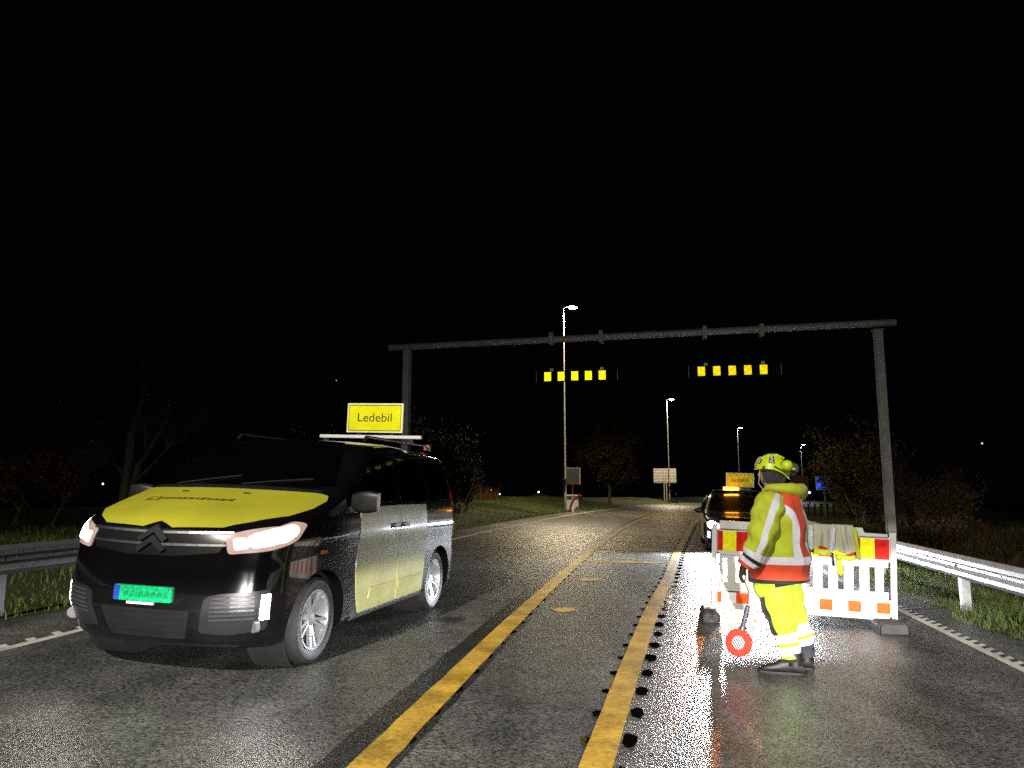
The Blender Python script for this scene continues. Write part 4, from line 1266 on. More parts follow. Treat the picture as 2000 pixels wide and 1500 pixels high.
# slats
xs = [.13, .265, .43, .585, .75, .91, 1.09, 1.25, 1.42, 1.58, 1.77, 1.90]
gaps = [.155, .31, .60, .77, .94, 1.11, 1.28, 1.45, 1.62, 1.79, BWt - .115]
prev = .09
for g_ in gaps:
    gw = .065 if g_ not in (.155, BWt - .115) else .05
    mb.box(((prev + g_ - gw / 2) / 2, 0, .572), (g_ - gw / 2 - prev, T - .012, .276)); prev = g_ + gw / 2
if prev < BWt - .092: mb.box(((prev + BWt - .09) / 2, 0, .572), (BWt - .09 - prev, T - .012, .276))
mb.build('frame', M_white_plastic, bar, bevel=.004)
mb = MB()
for x in (.52, 1.02, BWt - .50):
    mb.lathe([(.030, 0), (.034, .005), (.022, .007), (.0, .002)], Matrix.Translation((x, -T / 2 + .002, 1.10)) @ Matrix.Rotation(R(90), 4, 'X'), 20)
for x in (.36, BWt - .40): mb.box((x, -T / 2, 1.105), (.006, .006, .05))
for x, z in ((.05, .30), (.05, .2), (BWt - .05, .30), (BWt - .05, .2), (.05, .95), (.05, 1.03)): mb.cyl((x, -T / 2 + .002, z), (x, -T / 2 - .004, z), .009, 8)
mb.build('boss', pm('aged_plastic', (.50, .48, .42), .5), bar)
def band(z0_, z1_, seg, yy, name, parent):
    x = .07
    for w_, m_ in seg:
        mb = MB(); mb.box((x + w_ / 2, yy, (z0_ + z1_) / 2), (w_ - .001, .003, z1_ - z0_)); mb.build(name, m_, parent); x += w_
sg_ = [(.058, M_red_retro)] + [(.155, M_yellow_retro), (.153, M_red_retro)] * 5 + [(.155, M_yellow_retro)]
sg_.append((BWt - .14 - sum(q[0] for q in sg_), M_red_retro))
band(.80, 1.03, sg_, .0, 'reflective_panel', bar)
sg_ = [(.050, M_orange_retro)] + [(.165, M_white_retro), (.145, M_orange_retro)] * 5 + [(.165, M_white_retro)]
sg_.append((BWt - .14 - sum(q[0] for q in sg_), M_orange_retro))
band(.195, .315, sg_, .0, 'reflective_strip', bar)
text_mesh('marker_scribble', '8', .12, pm('marker_ink', (.02, .025, .05), .6), bar, Matrix.Translation((.975, -.029, .41)) @ Matrix.Rotation(R(90), 4, 'X') @ Matrix.Rotation(R(-12), 4, 'Z'), sx=.8)
mb = MB()
for x, z, l_, a in ((.86, .40, .05, 20), (.885, .385, .035, -50), (.905, .40, .03, 70), (.875, .375, .05, 5)): mb.bar((x, -.0285, z), (x + l_ * math.cos(R(a)), -.0285, z + l_ * math.sin(R(a)) * .6), .002, .006)
mb.build('marker_scribble', pm('faded_marker_ink', (.22, .28, .33), .6), bar)
# rubber foot blocks
for k, (x, y, ln, lab) in enumerate(((BL.x - .02, BL.y - .02, .62, 'grey rubber foot block under the left end of the barrier, nearer the waiting car'), (BR.x - .12, BR.y + .06, .80, 'grey rubber foot block under the right end of the barrier, nearer the guardrail'))):
    a = math.atan2(_d.y, _d.x)
    fb = thing('foot_block', lab, 'foot block', (x, y, onroad(x, y)), a, 'rubber foot blocks of the barrier')
    mb = MB()
    h_ = .118; w_ = .20 if k == 0 else .30
    c_ = .035
    pts = [(-w_ / 2, 0), (w_ / 2, 0), (w_ / 2, h_ - c_), (w_ / 2 - c_, h_), (-w_ / 2 + c_, h_), (-w_ / 2, h_ - c_)]
    mb.prism(pts, 'y', -ln / 2 + .05, ln / 2)
    mb.prism([(q[0] * .93, q[1] * .94 + .001) for q in pts], 'y', -ln / 2, -ln / 2 + .05)
    mb.build('block', M_rubber, fb, bevel=.008)
    mb = MB()
    for s_ in (-1, 1): mb.box((s_ * .05, -ln / 2 - .002, .055), (.008, .006, .06))
    mb.box((0, -ln / 2 - .002, .085), (.108, .006, .008))
    mb.build('moulded_mark', M_dark_metal, fb)
    mb = MB(); mb.box((0, .03, h_ + .012), (.13, .12, .026)); mb.build('socket', M_white_plastic, fb, bevel=.004)

# ------------------------------------------------------------------ rain garments hung over the top rail of the barrier
def drape(name, x0, x1, front, back, mat, yo, fold, seed, flare=0.0):
    """cloth over the rail: columns follow the back, the top and the front of the board"""
    r_ = random.Random(seed)
    nx_, nt = 26, 30
    vs = []
    for i in range(nx_ + 1):
        s_ = i / nx_
        x = x0 + (x1 - x0) * s_
        ff = front * (1 + .06 * math.sin(s_ * 7 + seed)); bb = back
        ph = s_ * fold + seed
        for j in range(nt + 1):
            t = -bb + (ff + bb) * j / nt     # signed arc length: negative at the back
            wv = .012 * math.sin(ph * 2.0 + abs(t) * 4) + .009 * math.sin(ph * 4.3 + 1 - t * 6) + .004 * noise.noise(Vector((x * 18, t * 16, seed)))
            amp = min(1, abs(t) / .12)
            if abs(t) < .035: y = -t / .035 * (T / 2 + yo) ; z = B1 + yo + .004 * math.cos(t / .035 * 1.5)
            else:
                y = -math.copysign(T / 2 + yo + .012 * amp + wv * amp, t); z = B1 + yo - (abs(t) - .035)
            vs.append((x + flare * (s_ - .4) * max(0, t) + .012 * math.sin(t * 9 + seed) * amp, y, z))
    n = nt + 1
    fs = [(i * n + j, i * n + j + 1, (i + 1) * n + j + 1, (i + 1) * n + j) for i in range(nx_) for j in range(nt)]
    mb = MB(); mb.add(vs, fs)
    o = mb.build(name, mat, None, smooth=70)
    sm = o.modifiers.new('thick', 'SOLIDIFY'); sm.thickness = .005; sm.offset = 0
    ss = o.modifiers.new('sub', 'SUBSURF'); ss.levels = 1; ss.render_levels = 1
    o.matrix_world = MB_
    return o
M_lining = pm('grey_green_lining', (.42, .41, .31), .7, 0, .12, 9, .003, 30, sheen=.2)
M_hivis_cloth = pm('hi_vis_yellow_cloth', (.46, .52, .02), .6, 0, .10, 9, .003, 40, sheen=.2)
M_grey_band = retro('silver_reflective_band', (.42, .43, .46), .45, .4, .15)
g1 = drape('rain_jacket', 1.09, 1.38, .30, .24, M_lining, .014, 5, 1.3)
tag(g1, 'grey-green inside-out jacket hung over the barrier, nearer the worker', 'jacket', 'rain garments hung on the barrier')
g2 = drape('rain_jacket', 1.365, 1.58, .345, .24, M_lining, .020, 6, 4.1, .25)
tag(g2, 'crumpled inside-out jacket with yellow edge hung over the barrier, nearer the guardrail', 'jacket', 'rain garments hung on the barrier')
def sub(par, name, x0, x1, z0_, z1_, y, mat, wav=.006, sk=0.0):
    mb = MB(); n = 8
    top = [(x0 + (x1 - x0) * k / n, y - wav * math.sin(k * 1.3), z1_ + .004 * math.sin(k)) for k in range(n + 1)]
    mid = [(x0 + (x1 - x0) * k / n + sk * .5, y - wav * math.sin(k * 1.3 + 1) - .006, (z0_ + z1_) / 2) for k in range(n + 1)]
    bot = [(x0 + (x1 - x0) * k / n + sk, y - wav * math.sin(k * 1.7), z0_ + .008 * math.sin(k * .9)) for k in range(n + 1)]
    m = n + 1
    mb.add(top + mid + bot, [(k, k + 1, m + k + 1, m + k) for k in range(n)] + [(m + k, m + k + 1, 2 * m + k + 1, 2 * m + k) for k in range(n)])
    o = mb.build(name, mat, par, smooth=70)
    sm = o.modifiers.new('thick', 'SOLIDIFY'); sm.thickness = .006
    return o
yF = -T / 2
sub(g1, 'reflective_band', 1.088, 1.14, .875, 1.145, yF - .052, M_grey_band)
sub(g1, 'black_cuff', 1.088, 1.145, .845, .878, yF - .050, M_black_plastic)
sub(g1, 'yellow_hem', 1.145, 1.34, .815, .885, yF - .030, M_hivis_cloth, .008)
sub(g2, 'yellow_edge', 1.56, 1.61, .79, 1.14, yF - .060, M_hivis_cloth, .008, .05)
sub(g2, 'yellow_hem', 1.39, 1.60, .775, .83, yF - .046, M_hivis_cloth, .008)
sub(g2, 'hanging_sleeve', 1.39, 1.45, .60, .82, yF - .034, M_hivis_cloth, .004, .015)
sub(g2, 'reflective_band', 1.335, 1.39, .86, 1.14, yF - .056, M_grey_band, .01, -.03)
sub(g2, 'black_cuff', 1.338, 1.365, .70, .845, yF - .032, M_black_plastic, .002, .012)
# ------------------------------------------------------------------ the worker
WXY = (2.31, 6.71)
WZ = onroad(*WXY)
WROT = -math.atan2(WXY[0], WXY[1])
S_ = 220.6
def wx(p): return (p - 1530) / S_
def wz(p): return (1312 - p) / S_

def attr_mat(name, build):
    """cloth whose panels follow the garment's own 'along' and 'around' measures"""
    m = bpy.data.materials.new(name); m.use_nodes = True
    nt = m.node_tree; nt.nodes.remove(nt.nodes['Principled BSDF'])
    out = build(nt)
    nt.links.new(out, nt.nodes['Material Output'].inputs['Surface'])
    return m
def cloth_shader(nt, col, rough=.7, bump=.008, bs=15, var=.12, sheen=.15):
    b = nn(nt, 'ShaderNodeBsdfPrincipled'); L = nt.links.new
    tc = nn(nt, 'ShaderNodeTexCoord')
    no = nn(nt, 'ShaderNodeTexNoise'); no.inputs['Scale'].default_value = bs; no.inputs['Detail'].default_value = 5
    n2 = nn(nt, 'ShaderNodeTexNoise'); n2.inputs['Scale'].default_value = 5; n2.inputs['Detail'].default_value = 3
    L(tc.outputs['Object'], no.inputs[0]); L(tc.outputs['Object'], n2.inputs[0])
    mr = nn(nt, 'ShaderNodeMapRange'); mr.inputs['From Min'].default_value = .3; mr.inputs['From Max'].default_value = .7
    mr.inputs['To Min'].default_value = 1 - var; mr.inputs['To Max'].default_value = 1 + var
    L(n2.outputs['Fac'], mr.inputs[0])
    sc = nn(nt, 'ShaderNodeVectorMath', operation='SCALE'); sc.inputs[0].default_value = col
    L(mr.outputs[0], sc.inputs['Scale']); L(sc.outputs[0], b.inputs['Base Color'])
    bp = nn(nt, 'ShaderNodeBump'); bp.inputs['Strength'].default_value = .8; bp.inputs['Distance'].default_value = bump
    L(no.outputs['Fac'], bp.inputs['Height']); L(bp.outputs[0], b.inputs['Normal'])
    b.inputs['Roughness'].default_value = rough; b.inputs['Sheen Weight'].default_value = sheen
    b.inputs['Specular IOR Level'].default_value = .25
    return b.outputs[0]
def window(nt, src, lo, hi):
    a = nn(nt, 'ShaderNodeMath', operation='GREATER_THAN'); a.inputs[1].default_value = lo; nt.links.new(src, a.inputs[0])
    b = nn(nt, 'ShaderNodeMath', operation='LESS_THAN'); b.inputs[1].default_value = hi; nt.links.new(src, b.inputs[0])
    c = nn(nt, 'ShaderNodeMath', operation='MULTIPLY'); nt.links.new(a.outputs[0], c.inputs[0]); nt.links.new(b.outputs[0], c.inputs[1])
    return c.outputs[0]
def mul(nt, a, b):
    c = nn(nt, 'ShaderNodeMath', operation='MULTIPLY'); nt.links.new(a, c.inputs[0]); nt.links.new(b, c.inputs[1]); return c.outputs[0]
def over(nt, base, top, fac):
    m = nn(nt, 'ShaderNodeMixShader'); nt.links.new(fac, m.inputs[0]); nt.links.new(base, m.inputs[1]); nt.links.new(top, m.inputs[2]); return m.outputs[0]
def attr(nt, n):
    a = nn(nt, 'ShaderNodeAttribute'); a.attribute_name = n; return a.outputs['Fac']
HV = (.38, .43, .02)
HV_T = (.35, .53, .025)
RED = (.55, .055, .018)
SILV = (.50, .51, .56)
BLK = (.012, .012, .013)

def ring_loft(path, n=28, ph=0.0):
    """path rows: (x, y, z, rx, ry[, tilt about y]); rings stay roughly horizontal; returns verts, faces, along, around"""
    L_ = [0.0]
    for a, b in zip(path[:-1], path[1:]): L_.append(L_[-1] + (Vector(a[:3]) - Vector(b[:3])).length)
    tot = L_[-1]
    m = 40
    rows = np.array([list(p) + [0] * (6 - len(p)) for p in path], dtype=float)
    t = np.array(L_) / tot
    tt = np.linspace(0, 1, m)
    # smooth interpolation
    def ci(col):
        d = np.gradient(col, t)
        out = []
        for q in tt:
            i = min(max(np.searchsorted(t, q) - 1, 0), len(t) - 2)
            h = t[i + 1] - t[i]; s = (q - t[i]) / h
            out.append((2 * s**3 - 3 * s**2 + 1) * col[i] + (s**3 - 2 * s**2 + s) * h * d[i] + (-2 * s**3 + 3 * s**2) * col[i + 1] + (s**3 - s**2) * h * d[i + 1])
        return np.array(out)
    cols = [ci(rows[:, k]) for k in range(6)]
    return cols, tt, tot
def garment(name, path, mat, parent, n=32, wr=.010, wf=(9, 7), seed=0, axis='z', exp=2.3, caps=True, open_end=False):
    cols, tt, tot = ring_loft(path)
    rings, al, ar = [], [], []
    cen = [Vector((cols[0][i], cols[1][i], cols[2][i])) for i in range(len(tt))]
    for i in range(len(tt)):
        c = cen[i]
        if axis == 'z':
            ex, ey = Vector((math.cos(cols[5][i]), 0, math.sin(cols[5][i]))), Vector((0, 1, 0))
        else:
            tg = (cen[min(i + 1, len(tt) - 1)] - cen[max(i - 1, 0)]).normalized()
            ey = Vector((0, 1, 0)); ey = (ey - tg * ey.dot(tg)).normalized(); ex = ey.cross(tg)
            if ex.x < 0: ex = -ex
        ring = []
        for k in range(n):
            a = 2 * math.pi * k / n
            ca, sa = math.cos(a), math.sin(a)
            px = math.copysign(abs(ca) ** (2 / exp), ca); py = math.copysign(abs(sa) ** (2 / exp), sa)
            w = wr * (math.sin(tt[i] * tot * wf[0] * 4 + 2.2 * math.sin(a + seed) + seed) * .5 + noise.noise(Vector((ca * wf[1] * .35, sa * wf[1] * .35 + seed * 3, tt[i] * tot * wf[0]))))
            w *= min(1, 8 * min(tt[i], 1 - tt[i]) + .25)
            ring.append(c + ex * (cols[3][i] + w) * px + ey * (cols[4][i] + w) * py)
            al.append(tt[i]); ar.append(k / n)
        rings.append(ring)
    mb = MB(); mb.loft(rings, caps)
    mb.a = {'along': al, 'around': ar}
    o = mb.build(name, mat, parent, smooth=75)
    return o

# --- body: one continuous skinned figure under the clothing
def skin_figure(name, verts, edges, radii, root, mat, levels=2):
    me = bpy.data.meshes.new(name); me.from_pydata([tuple(v) for v in verts], edges, [])
    o = bpy.data.objects.new(name, me); C.objects.link(o)
    o.modifiers.new('skin', 'SKIN')
    for i, sv in enumerate(me.skin_vertices[0].data):
        sv.radius = (radii[i], radii[i]) if not hasattr(radii[i], '__len__') else radii[i]
        sv.use_root = (i == root)
    s = o.modifiers.new('sub', 'SUBSURF'); s.levels = levels; s.render_levels = levels
    bpy.context.view_layer.update()
    dg = bpy.context.evaluated_depsgraph_get()
    me2 = bpy.data.meshes.new_from_object(o.evaluated_get(dg))
    o.modifiers.clear(); o.data = me2; bpy.data.meshes.remove(me)
    me2.materials.clear(); me2.materials.append(mat)
    me2.polygons.foreach_set('use_smooth', [True] * len(me2.polygons))
    return o
M_skin = pm('skin', (.42, .23, .17), .5, 0, .1, 30)
bv = [(-.03, 0, .86), (-.06, 0, 1.12), (-.07, 0, 1.36), (-.085, 0, 1.50), (-.10, 0, 1.58), (-.115, 0, 1.66), (-.11, 0, 1.76),       # pelvis .. head
      (-.18, 0, 1.70), (-.222, 0, 1.693),                                                                                               # face, nose
      (-.09, -.20, 1.43), (-.17, -.31, 1.17), (-.285, -.30, .93), (-.335, -.30, .88),                                                   # near arm
      (-.06, .20, 1.43), (-.12, .30, 1.17), (-.22, .30, .95), (-.26, .30, .89),                                                         # far arm
      (-.08, -.10, .76), (-.035, -.11, .49), (.045, -.11, .12),                                                                         # near leg
      (.01, .10, .76), (.10, .11, .43), (.175, .12, .12)]
be = [(0, 1), (1, 2), (2, 3), (3, 4), (4, 5), (5, 6), (5, 7), (7, 8), (3, 9), (9, 10), (10, 11), (11, 12), (3, 13), (13, 14), (14, 15), (15, 16), (0, 17), (17, 18), (18, 19), (0, 20), (20, 21), (21, 22)]
br = [.13, .12, .135, .10, .052, .068, .085, .048, .011, .06, .045, .032, .028, .06, .045, .032, .028, .08, .055, .042, .08, .055, .042]
person = skin_figure('person', bv, be, br, 0, M_skin)
person.location = (WXY[0], WXY[1], WZ); person.rotation_euler = (0, 0, WROT)
tag(person, 'road worker in hi-vis jacket and helmet walking left in front of the barrier', 'person')

# face: eyes, brow and mouth on the visible profile
M_eye = pm('eye_white', (.5, .48, .45), .3)
for sy_ in (-1, 1):
    mb = MB(); mb.ball((-.196, sy_ * .032, 1.715), (.011, .014, .009), 10, 8); mb.build('eye', M_eye, person, smooth=60)
mb = MB(); mb.ball((-.198, 0, 1.655), (.012, .026, .007), 12, 8); mb.build('mouth', pm('lips', (.35, .13, .11), .5), person, smooth=60)
# balaclava over head and neck
mb = MB()
rings = []
for k in range(15):
    t = k / 14
    z_ = 1.535 + .30 * t
    r_ = float(np.interp(t, [0, .18, .35, .55, .8, .95, 1], [.085, .078, .098, .112, .105, .06, .01]))
    cx = float(np.interp(t, [0, .25, .5, 1], [-.070, -.085, -.095, -.085]))
    ring = []
    for j in range(28):
        a = 2 * math.pi * j / 28
        x = cx + r_ * 1.04 * math.cos(a); y = r_ * .82 * math.sin(a)
        if math.cos(a) < -.80 and .40 < t < .74: x += .042
        ring.append((x, y, z_ + .004 * math.sin(6 * a + 9 * t)))
    rings.append(ring)
mb.loft(rings); mb.build('balaclava', pm('dark_fleece', (.016, .015, .019), .85, 0, .2, 30, .003, 60, sheen=.3), person, smooth=60)
mb = MB(); mb.tube([(-.20, -.075, 1.735), (-.205, -.06, 1.66), (-.21, -.03, 1.615), (-.17, -.02, 1.56), (-.155, -.03, 1.515)], .0035, 6)
mb.build('chin_strap', pm('pale_strap', (.55, .42, .38), .6), person, smooth=60)

# jacket
def jacket_mat(nt):
    L = nt.links.new
    tc = nn(nt, 'ShaderNodeTexCoord'); sp = nn(nt, 'ShaderNodeSeparateXYZ'); L(tc.outputs['Object'], sp.inputs[0])
    base = cloth_shader(nt, HV); red = cloth_shader(nt, RED, var=.10)
    sil = retro_shader(nt, SILV, .45, .28, .14, 14)
    BA = R(13)      # the back faces this much towards the camera
    # across-the-back coordinate s and back-facing depth d
    def lin(cx, cy, c0):
        a = nn(nt, 'ShaderNodeMath', operation='MULTIPLY_ADD'); a.inputs[1].default_value = cx; a.inputs[2].default_value = c0; L(sp.outputs['X'], a.inputs[0])
        b = nn(nt, 'ShaderNodeMath', operation='MULTIPLY_ADD'); b.inputs[1].default_value = cy; L(sp.outputs['Y'], b.inputs[0]); L(a.outputs[0], b.inputs[2])
        return b.outputs[0]
    s = lin(math.sin(BA), math.cos(BA), 0.135)
    d = lin(math.cos(BA), -math.sin(BA), 0.03)
    ab = nn(nt, 'ShaderNodeMath', operation='ABSOLUTE'); L(s, ab.inputs[0])
    # the stripes spread towards the shoulders
    sh = nn(nt, 'ShaderNodeMapRange'); sh.inputs['From Min'].default_value = 1.15; sh.inputs['From Max'].default_value = 1.52
    sh.inputs['To Min'].default_value = 0.0; sh.inputs['To Max'].default_value = -.055; L(sp.outputs['Z'], sh.inputs[0])
    sa = nn(nt, 'ShaderNodeMath', operation='ADD'); L(ab.outputs[0], sa.inputs[0]); L(sh.outputs[0], sa.inputs[1])
    back = window(nt, d, .0, 9)
    out = over(nt, base, red, mul(nt, window(nt, sa.outputs[0], -9, .048), back))
    out = over(nt, out, sil, mul(nt, window(nt, sa.outputs[0], .048, .092), back))
    z = sp.outputs['Z']
    out = over(nt, out, sil, window(nt, z, .905, .970))
    out = over(nt, out, red, window(nt, z, -1, .905))
    out = over(nt, out, cloth_shader(nt, BLK), window(nt, z, -1, .778))
    return out
M_jacket = attr_mat('hi_vis_jacket', jacket_mat)
def tor(py, l, r, ry, y=0, ti=0): return ((wx(l) + wx(r)) / 2, y, wz(py), (wx(r) - wx(l)) / 2, ry, ti)
jk = garment('jacket', [tor(1143, 1466, 1577, .275, 0, .03), tor(1112, 1468, 1578, .275), tor(1060, 1476, 1574, .275), tor(1010, 1480, 1567, .265), (wx(1521), 0, wz(984), .185, .215), (wx(1520), 0, wz(970), .135, .145), (-.05, 0, 1.57, .085, .095)], M_jacket, person, 64, .017, (5, 10), 2, exp=2.5)
def sleeve_mat(nt):
    al, ar = attr(nt, 'along'), attr(nt, 'around')
    base = cloth_shader(nt, HV); red = cloth_shader(nt, RED); blk = cloth_shader(nt, BLK)
    sil = retro_shader(nt, SILV, .45, .28, .14, 14)
    out = over(nt, base, sil, mul(nt, window(nt, ar, .755, .825), window(nt, al, .0, .80)))
    out = over(nt, out, sil, window(nt, al, .77, .85))
    out = over(nt, out, blk, window(nt, al, .85, .895))
    out = over(nt, out, sil, window(nt, al, .895, .955))
    out = over(nt, out, red, window(nt, al, .955, 2))
    return out
M_sleeve = attr_mat('hi_vis_sleeve', sleeve_mat)
near = [(wx(1512), -.185, wz(980), .085, .07), (wx(1508), -.215, wz(990), .125, .10), (wx(1500), -.25, wz(1015), .128, .115), (wx(1492), -.285, wz(1045), .118, .112), (wx(1486), -.30, wz(1068), .108, .105), (wx(1476), -.30, wz(1090), .092, .09), (wx(1461), -.295, wz(1111), .066, .066)]
far = [(wx(1516), .185, wz(980), .085, .07), (wx(1513), .215, wz(990), .115, .10), (wx(1506), .25, wz(1015), .115, .11), (wx(1500), .285, wz(1045), .105, .11), (wx(1494), .30, wz(1068), .10, .10), (wx(1488), .30, wz(1090), .085, .09), (wx(1480), .30, wz(1108), .062, .062)]
garment('sleeve', near, M_sleeve, jk, 40, .018, (10, 8), 5, axis='t', exp=2.1)
garment('sleeve', far, M_sleeve, jk, 32, .012, (9, 7), 8, axis='t', exp=2.1)
mb = MB()
hood = [(-.165, -.085, 1.545), (-.125, -.135, 1.575), (-.04, -.165, 1.575), (.055, -.140, 1.565), (.115, -.07, 1.55), (.13, 0.0, 1.545), (.115, .07, 1.55), (.055, .14, 1.565), (-.04, .165, 1.575), (-.125, .135, 1.575), (-.165, .085, 1.545)]
rr_ = [.022, .034, .044, .056, .066, .070, .066, .056, .044, .034, .022]
mb.tube(hood, rr_, 18)
for i, p in enumerate(mb.v):
    q = noise.noise(Vector(p) * 16) * .012
    mb.v[i] = (p[0] + q, p[1] + q * .6, p[2] + q - max(0, 1.53 - p[2]) * .25)
mb.build('hood', attr_mat('hi_vis_hood', lambda nt: cloth_shader(nt, HV, bump=.006)), jk, smooth=75)

# gloves with separate curled fingers
M_glove = pm('black_glove', (.012, .012, .013), .7, 0, .2, 30, .001, 80)
def glove(side, W_, d, curl):
    """palm from the wrist W_ along d; fingers curl towards curl"""
    W_, d, curl = Vector(W_), Vector(d).normalized(), Vector(curl).normalized()
    sdv = d.cross(curl).normalized()
    mb = MB()
    rings = []
    for k in range(9):
        t = k / 8
        c = W_ + d * (.105 * t - .02)
        hw = float(np.interp(t, [0, .25, .7, 1], [.036, .040, .050, .046])); th = float(np.interp(t, [0, .3, .8, 1], [.032, .030, .026, .018]))
        rings.append([c + sdv * hw * math.cos(a) + curl * th * math.sin(a) for a in [2 * math.pi * j / 16 for j in range(16)]])
    mb.loft(rings)
    for i, (o_, ln) in enumerate(((-.034, .070), (-.011, .080), (.012, .075), (.034, .060))):
        b0 = W_ + d * .070 + sdv * o_
        a1 = b0 + d * ln * .48 + curl * .012
        a2 = a1 + (d * .55 + curl * .83).normalized() * ln * .36
        a3 = a2 + (d * -.15 + curl).normalized() * ln * .30
        mb.tube([b0, b0 + d * .02, a1, a2, a3], [.0125, .013, .0125, .0115, .008], 10)
    t0 = W_ + d * .015 - sdv * .034 + curl * .006
    t1 = t0 + (d * .7 - sdv * .45 + curl * .45).normalized() * .045
    t2 = t1 + (d * .75 + curl * .65).normalized() * .034
    mb.tube([t0, t1, t2], [.017, .014, .010], 10)
    return mb.build('glove', M_glove, person, smooth=60)
glove(-1, (wx(1460), -.295, wz(1110)), (-.35, 0, -.94), (.80, .10, -.60))
glove(1, (wx(1480), .30, wz(1107)), (-.2, 0, -.98), (.5, -.6, -.2))

# trousers
def trouser_mat(nt):
    al, ar = attr(nt, 'along'), attr(nt, 'around')
    base = cloth_shader(nt, HV_T, sheen=.1); blk = cloth_shader(nt, BLK)
    wh = retro_shader(nt, (.62, .62, .64), .45, .35, .1, 14)
    out = over(nt, base, blk, mul(nt, window(nt, ar, .44, .64), window(nt, al, .26, .72)))
    out = over(nt, out, blk, mul(nt, window(nt, ar, .76, 1.1), window(nt, al, -1, .19)))
    out = over(nt, out, wh, window(nt, al, .695, .785))
    out = over(nt, out, wh, window(nt, al, .835, .93))
    out = over(nt, out, blk, window(nt, al, .965, 2))
    return out
M_trou = attr_mat('hi_vis_trousers', trouser_mat)
nl = [(wx(1512), -.07, wz(1125), .17, .16), (wx(1511), -.085, wz(1145), .165, .15), (wx(1516), -.10, wz(1168), .150, .135), (wx(1524), -.11, wz(1205), .118, .112), (wx(1534), -.115, wz(1243), .090, .095), (wx(1538), -.115, wz(1262), .084, .09), (wx(1541), -.115, wz(1287), .072, .078)]
fl = [(wx(1528), .07, wz(1125), .15, .15), (wx(1534), .09, wz(1160), .135, .13), (wx(1545), .11, wz(1195), .110, .11), (wx(1556), .12, wz(1230), .092, .095), (wx(1565), .12, wz(1262), .082, .085), (wx(1571), .12, wz(1288), .070, .075)]
tr = garment('trousers', nl, M_trou, person, 40, .015, (9, 8), 3, axis='t', exp=2.1)
garment('trouser_leg', fl, attr_mat('hi_vis_trouser_leg', lambda nt: over(nt, over(nt, over(nt, cloth_shader(nt, HV_T), retro_shader(nt, (.62, .62, .64), .45, .35, .1, 14), window(nt, attr(nt, 'along'), .62, .75)), retro_shader(nt, (.62, .62, .64), .45, .35, .1, 14), window(nt, attr(nt, 'along'), .79, .86)), cloth_shader(nt, (.03, .03, .045)), window(nt, attr(nt, 'along'), .86, 2))), tr, 40, .014, (9, 8), 6, axis='t', exp=2.1)

# boots
M_boot = pm('dark_leather', (.013, .010, .009), .5, 0, .3, 20, .001, 60)
M_sole = pm('boot_sole', (.012, .012, .012), .7)
def boot(toe, heel, y, zt_, z0_, lab):
    root = None
    L_ = heel - toe
    mb = MB(); rings = []
    # foot along x from heel to toe
    for k in range(13):
        t = k / 12
        x = heel - L_ * t
        hw = float(np.interp(t, [0, .12, .35, .6, .8, .95, 1], [.020, .040, .043, .050, .052, .036, .010]))
        top = float(np.interp(t, [0, .08, .30, .45, .62, .8, .95, 1], [.10, .165, .17, .13, .095, .078, .056, .035]))
        rings.append([(x, y + hw * math.copysign(abs(math.cos(a)) ** .7, math.cos(a)), z0_ + .022 + (top - .022) * (.5 + .5 * math.sin(a)) * 1.0) for a in [2 * math.pi * j / 20 for j in range(20)]])
    mb.loft(rings)
    xs_ = heel - L_ * .22
    mb.tube([(xs_ + .005, y, z0_ + .08), (xs_ + .0, y, z0_ + .14), (xs_ - .0, y, zt_)], [.062, .066, .070], 20)
    b = mb.build('boot', M_boot, person, smooth=60)
    so = MB(); rings = []
    for z_, g_ in ((0, -.004), (.012, .002), (.026, .0)):
        ring = []
        for j in range(28):
            a = 2 * math.pi * j / 28
            t = .5 - .5 * math.cos(a)
            hw = float(np.interp(t, [0, .12, .35, .6, .8, .95, 1], [.026, .044, .044, .053, .055, .040, .016])) + g_
            ring.append((heel + .004 - (L_ + .008) * t, y + hw * (1 if math.sin(a) >= 0 else -1) * min(1, abs(math.sin(a)) * 2.5) ** .6, z0_ + z_ + .012 * max(0, t - .75) * 4 * .6))
        rings.append(ring)
    so.loft(rings); so.build('sole', M_sole, b, smooth=40)
    la = MB()
    for k in range(5):
        t = .36 + .06 * k
        la.tube([(heel - L_ * t, y - .03, z0_ + .155 - .022 * k), (heel - L_ * (t + .02), y, z0_ + .168 - .024 * k), (heel - L_ * t, y + .03, z0_ + .155 - .022 * k)], .003, 5)
    la.build('lace', pm('orange_brown_lace', (.22, .06, .02), .7), b)
    return b
boot(wx(1484), wx(1565), -.115, .19, -.002, '')
boot(wx(1515), wx(1584), .12, .19, -.002, '')

# helmet with ear muffs, lamp and label
M_helm = pm('hi_vis_helmet_shell', (.44, .55, .012), .32, 0, .04, 8, coat=.4)
hc = Vector((-.097, 0, 1.715)); hr = (.148, .120, .168)
tl = R(6)
def hp(th, v, off=0.0):
    """shell point: th around (pi = front), v 0 at the rim .. 1 at the crown"""
    zr = -.005 + .030 * (0.5 - .5 * math.cos(2 * th)) + (-.045 * max(0, math.cos(th)) ** 1.5) + .012 * max(0, -math.cos(th))
    ph = math.asin(max(-.9, min(.9, zr / hr[2]))) * (1 - v) + v * math.pi / 2
    x = (hr[0] + off) * math.cos(ph) * math.cos(th); y = (hr[1] + off) * math.cos(ph) * math.sin(th); z = (hr[2] + off) * math.sin(ph)
    if v < .12: 
        f = 1 + .05 * (1 - v / .12); x *= f; y *= f
    x2 = x * math.cos(tl) - z * math.sin(tl) * -1 * 0; 
    return hc + Vector((x * math.cos(tl) + z * math.sin(tl) * 0 , y, z - x * math.sin(tl)))
mb = MB()
